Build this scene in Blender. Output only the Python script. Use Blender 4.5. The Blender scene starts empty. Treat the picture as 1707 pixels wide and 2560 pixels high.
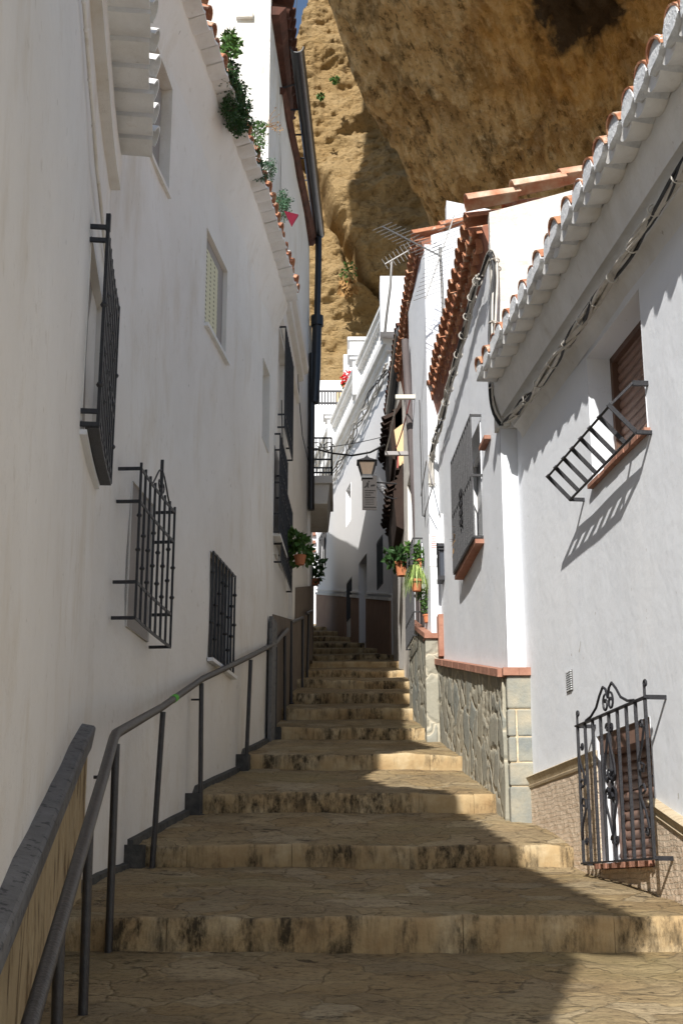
import bpy, math, random
from mathutils import Vector, noise
from math import radians as rad, sin, cos, pi, tan, atan2, sqrt
random.seed(7)
C = bpy.context.scene
# ------------------------------------------------------------------ camera, sky, sun
F = 3400.0; PW, PH = 1707, 2560; PITCH = rad(15.61)
cd = bpy.data.cameras.new("camera"); cam = bpy.data.objects.new("camera", cd); C.collection.objects.link(cam)
cam.rotation_euler = (rad(90) + PITCH, 0, 0)
cd.sensor_fit = 'VERTICAL'; cd.sensor_height = 36; cd.lens = 36 * F / PH; cd.clip_start = .05; cd.clip_end = 3000
C.camera = cam
SUN_H, SUN_E = rad(15.5), rad(36)          # heading the light travels (right of +Y), elevation
sdir = Vector((sin(SUN_H) * cos(SUN_E), cos(SUN_H) * cos(SUN_E), -sin(SUN_E)))
ld = bpy.data.lights.new("sun", 'SUN'); ld.energy = 4.1; ld.angle = rad(.5); ld.color = (1, .965, .915)
sun = bpy.data.objects.new("sun", ld); C.collection.objects.link(sun); sun.rotation_euler = sdir.to_track_quat('-Z', 'Y').to_euler()
sun.location = (-20, -60, 50)
w = bpy.data.worlds.new("World"); C.world = w; w.use_nodes = True
nt = w.node_tree; bg = nt.nodes['Background']; sk = nt.nodes.new('ShaderNodeTexSky'); sk.sky_type = 'NISHITA'
sk.sun_disc = False; sk.sun_elevation = SUN_E; sk.sun_rotation = SUN_H + pi; sk.air_density = 1.0; sk.dust_density = .3; sk.ozone_density = 1.0
nt.links.new(sk.outputs[0], bg.inputs[0]); bg.inputs[1].default_value = .076
C.view_settings.view_transform = 'Standard'; C.view_settings.look = 'None'; C.view_settings.exposure = 0.62; C.view_settings.gamma = 1
C.cycles.max_bounces = 7; C.cycles.diffuse_bounces = 4

# ------------------------------------------------------------------ pixel -> world helpers (the photo's own 1707x2560 pixels)
CP, SP = cos(PITCH), sin(PITCH)
def ray(x, y):
    u = (x - PW / 2) / F; v = (PH / 2 - y) / F
    return Vector((u, CP - v * SP, SP + v * CP))
def at(x, y, Y):
    r = ray(x, y); return r * (Y / r.y)
def atz(x, y, z):
    r = ray(x, y); return r * (z / r.z)
def nz(p, s=1.0): return noise.noise(Vector(p) * s)

# ------------------------------------------------------------------ materials
MATS = {}
def mat(name, cols, scale=3, stretch=(1, 1, 1), bump=.3, bscale=30, rough=.85, bdist=.01, kind='noise', detail=6, metal=0, extra=None, spec=.3):
    if name in MATS: return MATS[name]
    m = bpy.data.materials.new(name); m.use_nodes = True; n = m.node_tree.nodes; l = m.node_tree.links
    b = n['Principled BSDF']; b.inputs['Roughness'].default_value = rough; b.inputs['Metallic'].default_value = metal
    b.inputs['Specular IOR Level'].default_value = spec
    tc = n.new('ShaderNodeTexCoord'); mp = n.new('ShaderNodeMapping'); mp.inputs['Scale'].default_value = stretch
    l.new(tc.outputs['Object'], mp.inputs[0])
    t = n.new('ShaderNodeTexNoise'); t.inputs['Scale'].default_value = scale; t.inputs['Detail'].default_value = detail; t.inputs['Roughness'].default_value = .62
    l.new(mp.outputs[0], t.inputs[0])
    r = n.new('ShaderNodeValToRGB'); e = r.color_ramp.elements
    while len(e) < len(cols): e.new(.5)
    for i, (p, c) in enumerate(cols): e[i].position = p; e[i].color = (*c, 1)
    l.new(t.outputs[0], r.inputs[0]); col = r.outputs[0]
    t2 = n.new('ShaderNodeTexNoise'); t2.inputs['Scale'].default_value = bscale; t2.inputs['Detail'].default_value = 8; t2.inputs['Roughness'].default_value = .6
    l.new(mp.outputs[0], t2.inputs[0]); h = t2.outputs[0]
    if extra: col, h = extra(n, l, tc, mp, col, h)
    l.new(col, b.inputs['Base Color'])
    if bump:
        bp = n.new('ShaderNodeBump'); bp.inputs['Strength'].default_value = bump; bp.inputs['Distance'].default_value = bdist
        l.new(h, bp.inputs['Height']); l.new(bp.outputs[0], b.inputs['Normal'])
    MATS[name] = m; return m
def mixc(n, l, fac, a, b, mode='MIX'):
    m = n.new('ShaderNodeMix'); m.data_type = 'RGBA'; m.blend_type = mode
    for s, v in ((m.inputs[0], fac), (m.inputs[6], a), (m.inputs[7], b)):
        if hasattr(v, 'links') or hasattr(v, 'is_linked'): l.new(v, s)
        elif isinstance(v, (int, float)): s.default_value = v
        else: s.default_value = (*v, 1)
    return m.outputs[2]
def math_(n, l, op, a, b=None, clamp=False):
    m = n.new('ShaderNodeMath'); m.operation = op; m.use_clamp = clamp
    for s, v in ((m.inputs[0], a), (m.inputs[1], b)):
        if v is None: continue
        if isinstance(v, (int, float)): s.default_value = v
        else: l.new(v, s)
    return m.outputs[0]
def ramp(n, l, v, p0, p1):
    m = n.new('ShaderNodeMapRange'); l.new(v, m.inputs[0]); m.inputs[1].default_value = p0; m.inputs[2].default_value = p1; return m.outputs[0]
def noi(n, l, vec, sc, det=6, st=None, ro=.6):
    if st:
        mp = n.new('ShaderNodeMapping'); mp.inputs['Scale'].default_value = st; l.new(vec, mp.inputs[0]); vec = mp.outputs[0]
    t = n.new('ShaderNodeTexNoise'); t.inputs['Scale'].default_value = sc; t.inputs['Detail'].default_value = det; t.inputs['Roughness'].default_value = ro; l.new(vec, t.inputs[0]); return t.outputs[0]
def plaster_extra(streak=.25, dirt=(.5, .43, .33), blotch=.2, lo=.56, hi=.75):
    def f(n, l, tc, mp, col, h):
        st = noi(n, l, tc.outputs['Object'], 1.0, 7, (1.9, 1.9, .8), .68); f1 = math_(n, l, 'MULTIPLY', ramp(n, l, st, lo, hi), streak)
        col = mixc(n, l, f1, col, dirt)
        bl = noi(n, l, tc.outputs['Object'], 9, 7); f2 = math_(n, l, 'MULTIPLY', ramp(n, l, bl, .62, .72), blotch)
        col = mixc(n, l, f2, col, (.42, .36, .27))
        chip = math_(n, l, 'MULTIPLY', ramp(n, l, noi(n, l, tc.outputs['Object'], 17, 3, (1, 1, .7), .5), .735, .76), .55); col = mixc(n, l, chip, col, (.3, .26, .2))
        wv = noi(n, l, tc.outputs['Object'], 3.0, 9, (1.0, 1.0, 1.3), .72); crk = math_(n, l, 'LESS_THAN', math_(n, l, 'ABSOLUTE', math_(n, l, 'SUBTRACT', wv, .5)), .0016); crk = math_(n, l, 'MULTIPLY', crk, math_(n, l, 'MULTIPLY', ramp(n, l, noi(n, l, tc.outputs['Object'], .6, 2), .5, .62), .5)); col = mixc(n, l, crk, col, (.35, .3, .25))
        patch = math_(n, l, 'MULTIPLY', ramp(n, l, noi(n, l, tc.outputs['Object'], .8, 5, None, .55), .50, .54), .10); col = mixc(n, l, patch, col, (.9, .88, .85))
        big = noi(n, l, tc.outputs['Object'], 2.2, 3); h2 = math_(n, l, 'ADD', math_(n, l, 'MULTIPLY', big, 3.0), h)
        return col, h2
    return f
W_ = (.80, .80, .80)
mat('plaster_white', [(0, (.72, .745, .785)), (1, (.79, .81, .835))], 1.5, bump=.35, bscale=14, bdist=.008, extra=plaster_extra(.16, (.62, .62, .62), .05, .5, .8))
mat('plaster_left', [(.2, (.69, .65, .59)), (.8, (.79, .76, .71))], 1.1, bump=.5, bscale=11, bdist=.012, extra=plaster_extra(.55, (.56, .48, .36), .3, .52, .70))
mat('plaster_old', [(.4, (.72, .715, .69)), (.8, (.60, .56, .47))], 2.2, bump=.6, bscale=14, bdist=.03, extra=plaster_extra(.55, (.50, .42, .28), .35, .5, .66))
mat('plaster_far', [(0, (.76, .76, .77)), (1, (.83, .83, .83))], 1.0, bump=.2, bscale=10)
mat('ochre_plaster', [(0, (.62, .45, .25)), (1, (.72, .55, .33))], 2)
mat('eave_white', [(.3, (.70, .69, .66)), (.7, (.80, .795, .775))], 5, bump=.5, bscale=30, extra=plaster_extra(.4, (.5, .45, .36), .25, .5, .7))
mat('mortar', [(.3, (.52, .54, .56)), (.7, (.78, .79, .79))], 14, bump=.9, bscale=60)
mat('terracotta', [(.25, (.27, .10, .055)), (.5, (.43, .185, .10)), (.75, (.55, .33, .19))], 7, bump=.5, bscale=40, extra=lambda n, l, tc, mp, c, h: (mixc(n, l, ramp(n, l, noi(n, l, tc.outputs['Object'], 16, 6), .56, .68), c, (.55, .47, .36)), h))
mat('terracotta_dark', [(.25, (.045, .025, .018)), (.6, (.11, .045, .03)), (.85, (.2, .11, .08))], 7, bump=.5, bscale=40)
mat('terracotta_pale', [(.3, (.45, .17, .09)), (.5, (.52, .33, .22)), (.68, (.60, .53, .42))], 6, bump=.6, bscale=40)
mat('terracotta_soffit', [(.2, (.2, .085, .055)), (.8, (.32, .14, .09))], 5, stretch=(1, 4, 1), bump=.3)
mat('brick_trim', [(.25, (.27, .12, .08)), (.75, (.43, .23, .16))], 9, bump=.4, bscale=40)
mat('iron', [(.3, (.012, .012, .014)), (.8, (.035, .034, .036))], 30, bump=.25, bscale=90, rough=.5, spec=.5)
mat('iron_grey', [(.3, (.011, .011, .014)), (.8, (.028, .028, .033))], 30, bump=.3, bscale=90, rough=.55, spec=.4)
mat('rail_paint', [(.3, (.018, .017, .018)), (.62, (.034, .031, .031)), (.8, (.075, .05, .038))], 24, bump=.35, bscale=70, rough=.42, spec=.5)
mat('pvc_black', [(0, (.01, .01, .012)), (1, (.02, .02, .022))], 10, bump=.05, rough=.3, spec=.5)
mat('pipe_grey', [(0, (.3, .28, .28)), (1, (.38, .36, .35))], 8, bump=.1, rough=.5)
mat('wood_grey', [(.2, (.08, .065, .065)), (.8, (.17, .145, .14))], 4, stretch=(8, 8, .6), bump=.6, bscale=20)
mat('wood_dark', [(.2, (.03, .018, .012)), (.8, (.09, .05, .03))], 4, stretch=(6, 6, 1), bump=.5, bscale=20)
mat('cable_white', [(.2, (.42, .39, .34)), (.8, (.66, .63, .57))], 12, bump=.1, rough=.5)
mat('cable_black', [(0, (.015, .015, .015)), (1, (.03, .03, .03))], 12, bump=.1, rough=.5)
mat('shutter_brown', [(.2, (.20, .115, .085)), (.8, (.27, .17, .13))], 5, stretch=(1, 1, 6), bump=.2, rough=.5)
mat('wood_brown', [(.2, (.09, .045, .03)), (.8, (.16, .09, .06))], 5, stretch=(5, 5, 1), bump=.3, rough=.55)
mat('frame_white', [(0, (.72, .72, .72)), (1, (.8, .8, .8))], 5, bump=.05, rough=.4)
mat('board_grey', [(.2, (.30, .27, .245)), (.8, (.36, .33, .3))], 3, bump=.1)
mat('canopy_shaded', [(.2, (.02, .012, .009)), (.8, (.05, .03, .022))], 4, bump=.5, bscale=20)  # near-black base holds the shade on the canopies and bay
mat('dark_inside', [(0, (.012, .012, .015)), (1, (.03, .03, .035))], 3, bump=0, rough=.3, spec=.5)
mat('glass_dark', [(0, (.03, .035, .045)), (1, (.08, .09, .11))], 2, bump=0, rough=.12, spec=.6)
def ex_vent(n, l, tc, mp, col, h):
    sx_ = n.new('ShaderNodeSeparateXYZ'); l.new(tc.outputs['Object'], sx_.inputs[0]); cx = n.new('ShaderNodeCombineXYZ'); l.new(sx_.outputs[1], cx.inputs[0]); l.new(sx_.outputs[2], cx.inputs[1])
    b = n.new('ShaderNodeTexBrick'); b.offset = 0; b.inputs['Scale'].default_value = 10; b.inputs['Brick Width'].default_value = 1.1; b.inputs['Row Height'].default_value = .3; b.inputs['Mortar Size'].default_value = .10; b.inputs['Mortar Smooth'].default_value = 0
    l.new(cx.outputs[0], b.inputs[0]); w1 = n.new('ShaderNodeMath'); w1.operation = 'MODULO'; l.new(math_(n, l, 'MULTIPLY', sx_.outputs[1], 7.0), w1.inputs[0]); w1.inputs[1].default_value = 1.0
    g1 = math_(n, l, 'LESS_THAN', w1.outputs[0], .25); w2 = math_(n, l, 'MODULO', math_(n, l, 'MULTIPLY', sx_.outputs[2], 26.0), 1.0); g2 = math_(n, l, 'LESS_THAN', w2, .4)
    return mixc(n, l, math_(n, l, 'MULTIPLY', g1, g2), col, (.12, .11, .06)), h
mat('shutter_cream', [(0, (.66, .62, .42)), (1, (.72, .68, .48))], 5, bump=.1, extra=ex_vent)
mat('pot', [(.3, (.48, .16, .07)), (.8, (.62, .26, .13))], 10, bump=.3)
mat('leaf', [(.2, (.03, .085, .015)), (.5, (.06, .14, .025)), (.8, (.12, .2, .04))], 25, bump=0, rough=.5, spec=.4)
mat('leaf_dark', [(.2, (.018, .05, .015)), (.8, (.05, .11, .03))], 25, bump=0, rough=.5)
mat('leaf_blue', [(.2, (.03, .09, .045)), (.8, (.1, .19, .1))], 25, bump=0, rough=.5)
mat('leaf_spider', [(.3, (.16, .3, .06)), (.7, (.5, .58, .2))], 30, bump=0, rough=.5)
mat('leaf_dry', [(.2, (.22, .11, .035)), (.8, (.46, .28, .11))], 25, bump=0, rough=.8)
mat('flower_red', [(0, (.6, .012, .02)), (1, (.75, .03, .04))], 15, bump=0)
mat('cloth_red', [(0, (.11, .002, .014)), (1, (.16, .004, .02))], 15, bump=.1)
mat('rope_red', [(0, (.5, .1, .1)), (1, (.6, .2, .18))], 15, bump=.1)
mat('sign_white', [(0, (.78, .78, .77)), (1, (.82, .82, .81))], 4, bump=0, rough=.4)
mat('sign_shaded', [(0, (.036, .031, .029)), (1, (.05, .043, .04))], 3, bump=0, rough=.6)  # grey-brown base darkened to put the banner's shade into its colour
mat('ink', [(0, (.008, .007, .007)), (1, (.012, .01, .01))], 3, bump=0)
mat('ink_red', [(0, (.5, .12, .12)), (1, (.55, .15, .15))], 3, bump=0)
mat('lamp_glass', [(0, (.16, .12, .09)), (1, (.26, .2, .15))], 8, bump=0, rough=.25, spec=.5)
mat('meter_cream', [(0, (.6, .57, .48)), (1, (.68, .65, .56))], 8, bump=.1)
mat('metal_light', [(0, (.2, .195, .19)), (1, (.3, .29, .27))], 8, bump=.1, rough=.4, metal=.4)
mat('tape_green', [(0, (.1, .4, .05)), (1, (.15, .5, .08))], 8, bump=.1)
mat('cement', [(.3, (.14, .135, .13)), (.7, (.20, .195, .19))], 9, bump=.7, bscale=40, extra=lambda n, l, tc, mp, c, h: (mixc(n, l, math_(n, l, 'MULTIPLY', ramp(n, l, noi(n, l, tc.outputs['Object'], 26, 6), .56, .64), .8), c, (.05, .05, .05)), h))
mat('skirting', [(.3, (.035, .035, .035)), (.7, (.1, .095, .085))], 11, bump=.6, bscale=40)
def ex_tread(n, l, tc, mp, col, h):
    o = tc.outputs['Object']
    dn = n.new('ShaderNodeTexNoise'); dn.inputs['Scale'].default_value = 2.6; dn.inputs['Detail'].default_value = 5; l.new(o, dn.inputs[0])
    vm = n.new('ShaderNodeVectorMath'); vm.operation = 'MULTIPLY_ADD'; l.new(dn.outputs[1], vm.inputs[0]); vm.inputs[1].default_value = (.5, .5, 0)
    mp2 = n.new('ShaderNodeMapping'); mp2.inputs['Scale'].default_value = (.9, .8, 0); l.new(o, mp2.inputs[0]); l.new(mp2.outputs[0], vm.inputs[2])
    v = n.new('ShaderNodeTexVoronoi'); v.feature = 'DISTANCE_TO_EDGE'; v.inputs['Scale'].default_value = 4.3; l.new(vm.outputs[0], v.inputs['Vector'])
    v2 = n.new('ShaderNodeTexVoronoi'); v2.inputs['Scale'].default_value = 4.3; l.new(vm.outputs[0], v2.inputs['Vector'])
    sep = n.new('ShaderNodeSeparateColor'); l.new(v2.outputs['Color'], sep.inputs[0])
    col = mixc(n, l, math_(n, l, 'MULTIPLY', sep.outputs[0], .45), col, (.28, .235, .16))
    col = mixc(n, l, math_(n, l, 'MULTIPLY', ramp(n, l, sep.outputs[1], .6, 1.0), .4), col, (.60, .50, .34))
    e = ramp(n, l, v.outputs[0], .0, .05)
    fine = noi(n, l, o, 28, 9, (1, 1.3, 1), .75); pit = ramp(n, l, fine, .39, .50)
    col = mixc(n, l, math_(n, l, 'MULTIPLY', math_(n, l, 'SUBTRACT', 1.0, pit), .65), col, (.13, .095, .05))
    cr = noi(n, l, o, 6.5, 9, (1, 1.7, 1), .72); crk = ramp(n, l, cr, .365, .40)
    col = mixc(n, l, math_(n, l, 'MULTIPLY', math_(n, l, 'SUBTRACT', 1.0, crk), .8), col, (.07, .05, .028))
    col = mixc(n, l, math_(n, l, 'MULTIPLY', math_(n, l, 'SUBTRACT', 1.0, e), .32), col, (.15, .115, .065))
    moss = ramp(n, l, noi(n, l, o, .9, 5), .5, .68)
    col = mixc(n, l, math_(n, l, 'MULTIPLY', moss, .4), col, (.27, .22, .09))
    led = noi(n, l, o, 7, 7, (.8, 2.2, 1), .65)
    hh = math_(n, l, 'ADD', math_(n, l, 'MULTIPLY', e, .7), math_(n, l, 'ADD', math_(n, l, 'ADD', math_(n, l, 'MULTIPLY', crk, .6), math_(n, l, 'MULTIPLY', sep.outputs[2], .6)), math_(n, l, 'ADD', math_(n, l, 'MULTIPLY', led, 2.6), math_(n, l, 'MULTIPLY', fine, .9))))
    return col, hh
mat('flagstone', [(.25, (.24, .155, .07)), (.55, (.38, .272, .135)), (.8, (.52, .40, .22))], 2.2, bump=.9, bdist=.02, extra=ex_tread)
def ex_riser(n, l, tc, mp, col, h):
    o = tc.outputs['Object']
    st = noi(n, l, o, 4.2, 8, (1.7, .3, .28), .7); big = noi(n, l, o, 1.1, 3, (1, .6, 1.3))
    f = ramp(n, l, math_(n, l, 'ADD', math_(n, l, 'MULTIPLY', st, 1.0), math_(n, l, 'MULTIPLY', big, .75)), .78, .96)
    sp = ramp(n, l, noi(n, l, o, 16, 7, (1, .5, .45), .75), .40, .58)
    f = math_(n, l, 'MULTIPLY', f, sp)
    col = mixc(n, l, math_(n, l, 'MULTIPLY', f, .95), col, (.035, .026, .015))
    return col, math_(n, l, 'ADD', h, math_(n, l, 'MULTIPLY', st, 1.5))
mat('riser_stone', [(.2, (.31, .19, .085)), (.5, (.44, .32, .17)), (.8, (.60, .50, .33))], 4, bump=.6, bscale=18, bdist=.015, extra=ex_riser)
def ex_rubble(scale, sx, sz, mortar, cols, mw=.05):
    def f(n, l, tc, mp, col, h):
        o = tc.outputs['Object']
        dn = n.new('ShaderNodeTexNoise'); dn.inputs['Scale'].default_value = 6; l.new(o, dn.inputs[0])
        mp2 = n.new('ShaderNodeMapping'); mp2.inputs['Scale'].default_value = (sx, sx, sz); l.new(o, mp2.inputs[0])
        vm = n.new('ShaderNodeVectorMath'); vm.operation = 'MULTIPLY_ADD'; l.new(dn.outputs[1], vm.inputs[0]); vm.inputs[1].default_value = (.16,) * 3; l.new(mp2.outputs[0], vm.inputs[2])
        v = n.new('ShaderNodeTexVoronoi'); v.feature = 'DISTANCE_TO_EDGE'; v.inputs['Scale'].default_value = scale; l.new(vm.outputs[0], v.inputs['Vector'])
        v2 = n.new('ShaderNodeTexVoronoi'); v2.inputs['Scale'].default_value = scale; l.new(vm.outputs[0], v2.inputs['Vector'])
        e = ramp(n, l, v.outputs[0], mw * .4, mw)
        sep = n.new('ShaderNodeSeparateColor'); l.new(v2.outputs['Color'], sep.inputs[0])
        r = n.new('ShaderNodeValToRGB'); el = r.color_ramp.elements
        while len(el) < len(cols): el.new(.5)
        for i, c in enumerate(cols): el[i].position = i / (len(cols) - 1); el[i].color = (*c, 1)
        l.new(sep.outputs[0], r.inputs[0])
        c2 = mixc(n, l, .35, r.outputs[0], col)
        out = mixc(n, l, e, mortar, c2)
        dom = ramp(n, l, v.outputs[0], 0, mw * 2.2)
        return out, math_(n, l, 'ADD', math_(n, l, 'MULTIPLY', dom, 1.6), math_(n, l, 'MULTIPLY', h, .5))
    return f
mat('rubble_stone', [(.3, (.22, .21, .17)), (.7, (.38, .36, .29))], 12, bump=.5, bscale=25, bdist=.02, extra=ex_rubble(3.1, 1.15, 1.0, (.50, .455, .35), [(.24, .265, .25), (.37, .34, .26), (.28, .28, .24), (.40, .365, .275), (.22, .215, .18)], .05))
mat('pier_stone', [(.3, (.21, .225, .215)), (.5, (.29, .285, .24)), (.68, (.39, .35, .265))], 4.5, bump=.8, bscale=30, bdist=.01)
mat('tan_stone', [(.2, (.36, .26, .14)), (.8, (.56, .45, .28))], 5, stretch=(1.5, 1.5, .5), bump=1, bscale=12, bdist=.05,
    extra=lambda n, l, tc, mp, c, h: (mixc(n, l, math_(n, l, 'MULTIPLY', math_(n, l, 'SUBTRACT', 1.0, ramp(n, l, noi(n, l, tc.outputs['Object'], 5, 6, (2.2, 2.2, .55), .65), .38, .46)), .8), c, (.13, .08, .035)), math_(n, l, 'MULTIPLY', noi(n, l, tc.outputs['Object'], 5, 6, (2.2, 2.2, .55), .65), 2.0)))
mat('dado_warm', [(.2, (.24, .145, .10)), (.8, (.34, .22, .155))], 5, bump=.4, bscale=20)
mat('dado_brown', [(.2, (.11, .085, .065)), (.8, (.19, .15, .115))], 5, bump=.4, bscale=20)
def ex_carved(n, l, tc, mp, col, h):
    o = tc.outputs['Object']
    dn = n.new('ShaderNodeTexNoise'); dn.inputs['Scale'].default_value = 9; l.new(o, dn.inputs[0])
    sx = n.new('ShaderNodeSeparateXYZ'); l.new(o, sx.inputs[0]); cx = n.new('ShaderNodeCombineXYZ'); l.new(sx.outputs[1], cx.inputs[0]); l.new(sx.outputs[2], cx.inputs[1])
    vm = n.new('ShaderNodeVectorMath'); vm.operation = 'MULTIPLY_ADD'; l.new(dn.outputs[1], vm.inputs[0]); vm.inputs[1].default_value = (.045, .035, 0); l.new(cx.outputs[0], vm.inputs[2])
    b = n.new('ShaderNodeTexBrick'); b.inputs['Scale'].default_value = 11.5; b.inputs['Mortar Size'].default_value = .035; b.inputs['Mortar Smooth'].default_value = .6; b.inputs['Brick Width'].default_value = .62; b.inputs['Row Height'].default_value = .32
    b.inputs['Color1'].default_value = (.58, .44, .31, 1); b.inputs['Color2'].default_value = (.70, .57, .43, 1); b.inputs['Mortar'].default_value = (.70, .62, .47, 1)
    l.new(vm.outputs[0], b.inputs[0])
    c = mixc(n, l, .4, b.outputs[0], col)
    return c, math_(n, l, 'ADD', math_(n, l, 'MULTIPLY', math_(n, l, 'SUBTRACT', 1.0, b.outputs[1]), 1.2), math_(n, l, 'MULTIPLY', h, 1.1))
mat('carved_stone', [(.3, (.56, .42, .3)), (.7, (.72, .58, .44))], 7, bump=1, bscale=16, bdist=.02, extra=ex_carved)
mat('carved_cap', [(.3, (.52, .40, .25)), (.7, (.70, .60, .43))], 9, stretch=(1, 5, 1), bump=.9, bscale=24, bdist=.02)
def ex_rock(warm):
    def f(n, l, tc, mp, col, h):
        o = tc.outputs['Object']
        a = noi(n, l, o, .22, 9, (1, 1, .6), .68)
        col = mixc(n, l, ramp(n, l, a, .52, .66), col, (.50, .27, .09) if warm else (.50, .35, .16))
        b = noi(n, l, o, .55, 8, (1.4, 1.4, .5), .7)
        col = mixc(n, l, math_(n, l, 'MULTIPLY', ramp(n, l, b, .53, .62), .6 if warm else .22), col, (.10, .08, .05) if warm else (.28, .2, .11))
        c = noi(n, l, o, 3.5, 8, (1, 1, 2.2), .7); d = noi(n, l, o, .9, 10, (1, 1, 1.8), .72)
        pit = ramp(n, l, c, .36, .46)
        col = mixc(n, l, math_(n, l, 'MULTIPLY', math_(n, l, 'SUBTRACT', 1.0, pit), .45), col, (.12, .08, .04))
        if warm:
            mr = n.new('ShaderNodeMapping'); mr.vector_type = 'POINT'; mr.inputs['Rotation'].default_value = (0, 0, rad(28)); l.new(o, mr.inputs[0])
            s1_ = noi(n, l, mr.outputs[0], 1.0, 9, (1.9, .42, 1.0), .74); col = mixc(n, l, math_(n, l, 'MULTIPLY', math_(n, l, 'SUBTRACT', 1.0, ramp(n, l, s1_, .38, .46)), .65), col, (.085, .055, .028))  # dark diagonal streaks paint crevice shade into the rock colour
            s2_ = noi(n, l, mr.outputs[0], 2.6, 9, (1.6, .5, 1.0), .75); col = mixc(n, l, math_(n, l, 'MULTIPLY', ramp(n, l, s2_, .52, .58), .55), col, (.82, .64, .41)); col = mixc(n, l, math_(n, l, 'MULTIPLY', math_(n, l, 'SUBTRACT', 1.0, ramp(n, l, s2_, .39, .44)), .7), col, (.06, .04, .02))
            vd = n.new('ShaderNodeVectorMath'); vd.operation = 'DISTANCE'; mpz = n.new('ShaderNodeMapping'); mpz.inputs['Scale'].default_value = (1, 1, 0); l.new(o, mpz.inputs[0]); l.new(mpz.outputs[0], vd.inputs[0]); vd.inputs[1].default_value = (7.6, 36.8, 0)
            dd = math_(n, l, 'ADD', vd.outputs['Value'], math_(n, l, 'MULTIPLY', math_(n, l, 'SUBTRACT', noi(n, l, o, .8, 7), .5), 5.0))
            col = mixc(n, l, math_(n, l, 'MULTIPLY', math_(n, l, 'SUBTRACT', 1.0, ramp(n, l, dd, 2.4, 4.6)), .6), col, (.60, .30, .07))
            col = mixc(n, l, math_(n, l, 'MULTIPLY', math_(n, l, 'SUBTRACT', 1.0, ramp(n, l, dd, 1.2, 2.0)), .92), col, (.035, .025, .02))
        return col, math_(n, l, 'ADD', math_(n, l, 'MULTIPLY', d, 3.0), math_(n, l, 'MULTIPLY', c, 1.0))
    return f
mat('rock_lit', [(.2, (.48, .31, .13)), (.8, (.68, .50, .27))], .5, bump=.9, bscale=2, bdist=.3, rough=.95, extra=ex_rock(False), spec=.1)
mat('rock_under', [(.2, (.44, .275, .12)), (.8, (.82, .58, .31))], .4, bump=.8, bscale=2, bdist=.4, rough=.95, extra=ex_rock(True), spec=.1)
mat('earth', [(.3, (.2, .16, .1)), (.7, (.3, .25, .16))], .5)

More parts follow.
